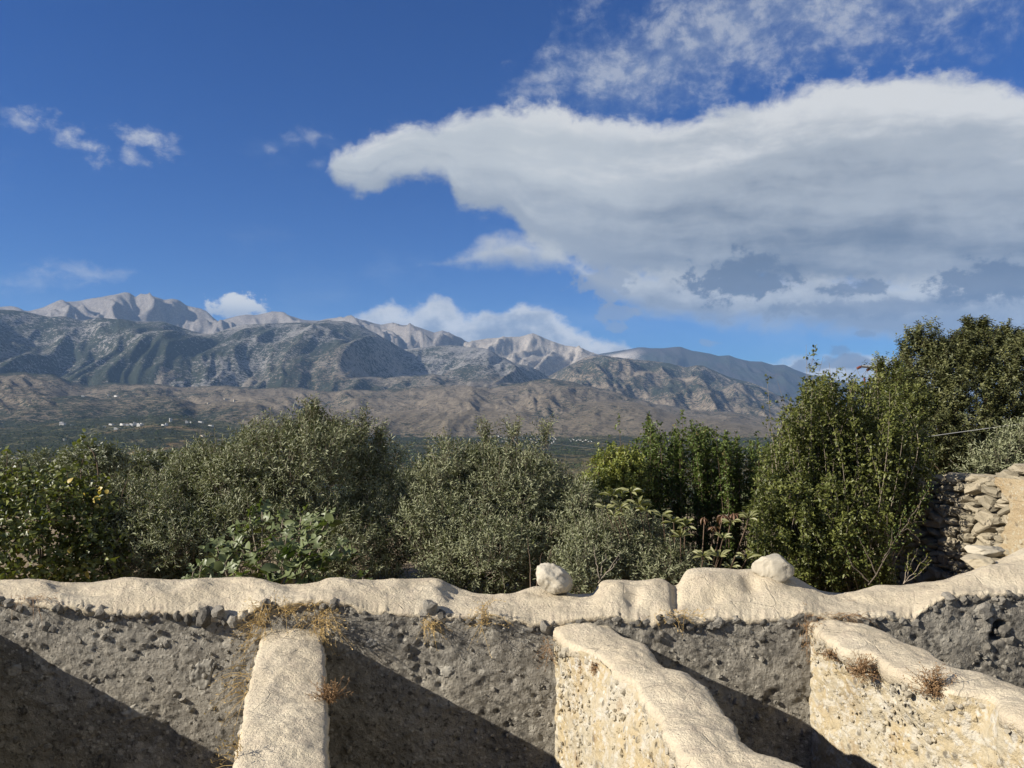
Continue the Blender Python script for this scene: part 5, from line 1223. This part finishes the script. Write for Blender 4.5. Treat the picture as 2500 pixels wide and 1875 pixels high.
def herb(label, u, v, Y, w, h, n, depth=.12, hang=0.0):
    c = at(u, v, Y); k = Y / FPX; root = empty('dry_herb', tuple(c), label, 'dry plant', 'dried brown herbs on the cross walls'); tb, LP, LD = [], [], []
    for i in range(n):
        tip = c + np.array([RS.normal() * w * k * .42, RS.uniform(-depth, .02), (RS.rand() ** .7 * 1.0 - hang) * h * k]); q = np.linspace(0, 1, 5)[:, None]
        s = c + np.array([RS.normal() * w * k * .08, 0, RS.normal() * h * k * .04]); pts = s * (1 - q) + tip * q + RS.normal(size=(5, 3)) * .006
        tb.append(tube(pts, .0024 * (1 - .6 * q[:, 0]), 3))
        for j in range(5):
            t = RS.uniform(.4, 1); p = s * (1 - t) + tip * t; d = nrm(tip - s + RS.normal(size=3) * .12); e = p + nrm(d + RS.normal(size=3) * .8) * RS.uniform(.01, .035); tb.append(sticks([p], [e], .0012, .0008))
            for _ in range(2): LP.append(e); LD.append(RS.normal(size=3))
    V, F = join(tb); part('stems', V, F, M['dry_herb'], root, True, {'tint': RS.rand(len(V))})
    m = len(LP); V, F, nv = leaf_cards(np.array(LP), np.array(LD), rdir(m), .009 * RS.uniform(.6, 1.6, m), .007); tag(part('seed_heads', V, F, M['dry_herb'], root, True, {'tint': np.repeat(RS.rand(m), nv)}), kind='stuff')
herb('brown dried herb sprouting over the right edge of the end-on cross wall', 805, 1715, 4.85, 56, 62, 60)
herb('thick rusty dried herb hanging on the sunlit face of the furthest cross wall', 2105, 1640, 5.25, 58, 70, 80, .10, .35)
herb('thin rusty dried sprigs left of the thick dried herb on the furthest cross wall', 2040, 1600, 5.55, 50, 24, 40, .08, .4)
herb('pinkish-brown bushy dried herb overlapping the mortar edge of the furthest cross wall', 2278, 1690, 4.75, 70, 72, 80, .10, .10)
herb('rusty dried sprigs high on the face of the stepped cross wall', 1455, 1630, 5.35, 18, 36, 30, .05, .6)
herb('small rusty dried sprig near the head of the stepped cross wall', 1420, 1625, 5.55, 12, 30, 24, .05, .6)

# ------------------------------------------------------------------ wires and pole
def cable():
    pts = [at(u, v, Y) for (u, v, Y) in [(1192, 1058, 14.0), (1300, 1078, 14.3), (1500, 1102, 14.6), (1700, 1114, 14.8), (1900, 1112, 14.8), (2100, 1092, 14.6), (2290, 1062, 14.2), (2500, 1034, 13.6), (2800, 990, 12.6)]]
    p = np.array(pts); q = np.linspace(0, 1, len(p)); qq = np.linspace(0, 1, 60); s = np.stack([np.interp(qq, q, p[:, j]) for j in range(3)], 1)
    for _ in range(6): s[1:-1] = (s[:-2] + s[1:-1] * 2 + s[2:]) / 4
    V, F = tube(s, .007, 6); o = link('overhead_cable', mesh('overhead_cable', V, F, M['cable'])); tag(o, 'single sagging grey cable strung past the upright shoots and the dark evergreen', 'cable')
cable()

def pole():
    Y = 40.0; k = Y / FPX; top = at(2146, 890, Y); foot = top.copy(); foot[2] = float(np.interp(Y, RN, ZN)) - .5
    root = empty('utility_pole', tuple(foot), 'utility pole with a steel crossarm and brown insulators showing above the shrub', 'utility pole')
    V, F = tube([foot, top], [.17, .12], 10); part('pole', V, F, M['pole_wood'], root)
    def box(c, d, w, h):
        c, d = np.array(c), nrm(np.array(d, float)); s = nrm(np.cross(d, [0, 0, 1])); return c, d, s
    def bar(name, a, b, r, mat, n=4):
        V, F = tube([a, (a + b) / 2, b], [r, r, r], n); part(name, V, F, mat, root, False)
    bar('crossarm', at(2103, 894, Y - .1), at(2150, 898, Y - .1), .075, M['steel'])
    bar('crossarm', at(2118, 897, Y + .6), at(2154, 892, Y + .6), .06, M['steel'])
    bar('brace', at(2125, 897, Y), at(2146, 912, Y), .03, M['steel'])
    ends = []
    for (u0, v0, u1, v1) in [(2102, 895, 2092, 900), (2126, 899, 2116, 904), (2148, 902, 2138, 908)]:
        a, b = at(u0, v0, Y), at(u1, v1, Y); q = np.linspace(0, 1, 9)[:, None]
        V, F = tube(a * (1 - q) + b * q, [.03, .085, .05, .085, .05, .085, .05, .085, .03], 8); part('insulator', V, F, M['insulator'], root); ends.append(b)
    for i, b in enumerate(ends):
        e = at(1900 + 30 * i, 1010 + 8 * i, Y + 22); q = np.linspace(0, 1, 20)[:, None]; s = b * (1 - q) + e * q; s[:, 2] -= .8 * (4 * q * (1 - q))[:, 0]
        V, F = tube(s, .012, 4); part('wire', V, F, M['cable'], root)
        j = b * 1.0; e2 = j + np.array([.55, 0, .0]); s = j * (1 - q) + e2 * q; s[:, 2] -= .45 * (4 * q * (1 - q))[:, 0]; V, F = tube(s, .012, 4); part('jumper', V, F, M['cable'], root)
    for u in (2110, 2122): bar('fuse', at(u, 922, Y), at(u + 2, 938, Y), .05, M['insulator'], 6)
    bar('bracket', at(2106, 938, Y), at(2146, 934, Y), .04, M['steel'])
pole()

# ------------------------------------------------------------------ far trees and houses
def ray_ground(u, v, r0=300, r1=14000):
    x, z = ray(u, v); az = float(np.arctan(x)); t = float(z / np.sqrt(1 + x * x))
    rs = np.geomspace(r0, r1, 1500); zz, _, _ = terrain(np.full(1500, az), rs); los = ZC + rs * t
    k = np.nonzero(zz > los)[0]
    r = rs[k[0]] if len(k) else 3500.
    return az, r, float(np.interp(r, rs, zz))

def far_trees():
    n = 9500
    az = RS.uniform(-.66, .66, n); r = 120 * (40 ** RS.rand(n))
    P, Q = fbm(az * r / 120, r / 160, 600, 3), fbm(az * 60, r / 900, 601, 2)
    ok = (P + .5 * Q > -.10); az, r = az[ok], r[ok]
    x, y = r * np.sin(az), r * np.cos(az); z, _, _ = terrain(az, r); n = len(x)
    s = RS.uniform(2.2, 4.2, n) * (1 + np.clip(r / 2500, 0, 1.6)); tall = RS.rand(n) < .12
    h = s * np.where(tall, 1.6, .8); w = s * np.where(tall, .5, 1.0)
    m = 18; c = rdir(n * m).reshape(n, m, 3) * (RS.rand(n, m, 1) ** .33); c = np.stack([c[..., 0] * w[:, None], c[..., 1] * w[:, None], c[..., 2] * h[:, None] * .5 + h[:, None] * .45], -1) + np.stack([x, y, z], -1)[:, None]
    c = c.reshape(-1, 3); sz = np.repeat(s, m) * .42
    q = 9000; a2 = RS.uniform(-.62, .62, q); r2 = RS.uniform(1300, 5200, q); k2 = fbm(a2 * r2 / 420, r2 / 520, 610, 3) > -.08; a2, r2 = a2[k2], r2[k2]; z2, i2, _ = terrain(a2, r2); k2 = (i2 == 8) | (i2 == -1) | (RS.rand(len(i2)) < .10); a2, r2, z2 = a2[k2], r2[k2], z2[k2]
    q = len(a2); s2 = RS.uniform(4, 10, q); m2 = 7; c2 = rdir(q * m2).reshape(q, m2, 3) * RS.rand(q, m2, 1) ** .4 * np.stack([s2, s2, s2 * .6], 1)[:, None] + np.stack([r2 * np.sin(a2), r2 * np.cos(a2), z2 + s2 * .35], 1)[:, None]
    c = np.concatenate([c, c2.reshape(-1, 3)]); sz = np.concatenate([sz, np.repeat(s2, m2) * .6]); D = rdir(len(c)); N = nrm(rdir(len(c)) + [0, -.5, .8])
    V, F, nv = leaf_cards(c - D * sz[:, None] * .5, D, N, sz, sz * .8)
    tint = np.repeat(np.clip(np.concatenate([np.repeat(RS.rand(n), m), np.repeat(RS.rand(q), m2) * .6]) * .7 + .3 * RS.rand(len(c)), 0, 1), nv)
    mt = leaf_mat('far_foliage', (.026, .04, .017), (.085, .10, .045), transl=.05, rough=.9, spec=.1)
    o = link('woodland', mesh('woodland', V, F, mt, True, {'tint': tint})); tag(o, 'dark scattered groves and trees covering the valley floor', kind='stuff')
far_trees()

def house(u, v, w, h, label, group=None, mat='white_render', roof=None, detail=False, d=1.0):
    az, r, z = ray_ground(u, v + h / 2); k = r / FPX
    W, H = w * k * .85, h * k * .8; D = W * d; p = np.array([r * math.sin(az), r * math.cos(az), z]); a = RS.uniform(-.6, .6)
    def bx(x0, x1, y0, y1, z0, z1):
        V = np.array([(x, y, zz) for zz in (z0, z1) for y in (y0, y1) for x in (x0, x1)]); F = np.array([(0, 2, 3, 1), (4, 5, 7, 6), (0, 1, 5, 4), (1, 3, 7, 5), (3, 2, 6, 7), (2, 0, 4, 6)]); return V, F
    R = np.array([[math.cos(a), -math.sin(a), 0], [math.sin(a), math.cos(a), 0], [0, 0, 1]])
    tr = lambda V: V @ R.T + p
    body = [bx(-W / 2, W / 2, -D / 2, D / 2, -H, H * .78), bx(-W * .5, W * .08, -D * .4, D * .4, H * .78, H * 1.05)]
    if not detail:
        V, F = join(body); o = link('house', mesh('house', V @ R.T, F, M[mat], False)); o.location = tuple(p); tag(o, label, 'house', group)
        return
    root = empty('house', tuple(p), label, 'house', group)
    V, F = join(body); part('wall', tr(V), F, M[mat], root, False)
    V, F = bx(-W * .53, W * .53, -D * .53, D * .53, H * .78, H * .78 + .02 * W); V2, F2 = bx(-W * .52, W * .1, -D * .43, D * .43, H * 1.05, H * 1.05 + .03 * W)
    V, F = join([(V, F), (V2, F2)]); part('roof', tr(V), F, M[roof or mat], root, False)
    for i in range(4):
        x = -W * .38 + i * W * .25; V, F = bx(x - W * .05, x + W * .05, -D / 2 - .06, -D / 2 + .05, H * .30, H * .62); part('window', tr(V), F, M['window'], root, False)
house(432, 1110, 26, 14, 'cream flat-roofed house alone on the brown bank, above the pale olive top', mat='cream_render', roof='tile', detail=True)
house(243, 1091, 15, 8, 'bright white house in the dark grove, right of the thin bent shoot', detail=True)
house(38, 1122, 20, 10, 'white house low at the left edge, just above the vine shrub', detail=True)
house(153, 1034, 11, 8, 'white house standing on its own left of the hillside village', detail=True)
house(175, 1038, 8, 4, 'smaller white house beside the lone one left of the hillside village')
house(157, 1073, 6, 4, 'tiny white house in the grove below the lone white house')
house(140, 1122, 9, 6, 'cream house half hidden behind the olives left of the bent shoot', mat='cream_render')
house(288, 1133, 16, 4, 'long low pale shed among the olives right of the bent shoot', mat='cream_render')
house(203, 967, 7, 3, 'tiny white house on the green hill above the groves, left one')
house(285, 967, 9, 3, 'tiny white house on the brown rim above the groves')
house(265, 965, 4, 3, 'tiniest white house on the rim, left of its longer neighbour')
house(553, 975, 13, 4, 'pale long building on the brown foothill spur', mat='cream_render')
house(573, 977, 7, 4, 'small pale building right of the long one on the brown spur', mat='cream_render')
house(510, 985, 8, 3, 'small pale building left of and below the brown spur', mat='cream_render')
house(497, 1064, 16, 4, 'low cream building in the pine wood right of the village', mat='cream_render')
house(540, 1074, 20, 4, 'long pale strip of a building lower in the pine wood', mat='cream_render')
house(417, 1025, 7, 9, 'tall white church-like house above the village', detail=True)
house(456, 1030, 7, 7, 'white house right of the tall one above the village')
ORD = 'first second third fourth fifth sixth seventh eighth ninth tenth eleventh twelfth thirteenth fourteenth fifteenth sixteenth'.split()
VN = list(ORD)
for (u, v, w, h) in [(255, 1042, 7, 4), (272, 1036, 9, 4), (284, 1046, 9, 5), (300, 1036, 10, 5), (312, 1037, 7, 5), (322, 1037, 9, 7), (330, 1034, 8, 8), (340, 1037, 9, 8), (346, 1036, 6, 7), (400, 1038, 9, 5), (407, 1036, 6, 8), (466, 1031, 4, 4), (490, 1030, 10, 4), (515, 1039, 10, 4)]:
    house(u, v, w, h, VN.pop(0) + ' white house from the left in the village strung along the green hillside', 'houses of the hillside village')
for i in range(46):
    u = 1215 + 155 * RS.rand(); v = 1062 + 16 * RS.rand() + (u - 1215) * .03
    house(u, v, RS.uniform(2.2, 4.6), RS.uniform(1.5, 2.6), 'tiny pale house in the town at the foot of the brown hills', 'houses of the valley town', mat='white_render' if RS.rand() < .7 else 'cream_render')
for i in range(16):
    u = 1390 + 3.6 * i + RS.rand(); v = 1072 + 6 * RS.rand()
    house(u, v, RS.uniform(2.0, 3.4), RS.uniform(1.4, 2.2), ORD[i] + ' tiny white house from the left in the row right of the valley town', 'houses right of the valley town')
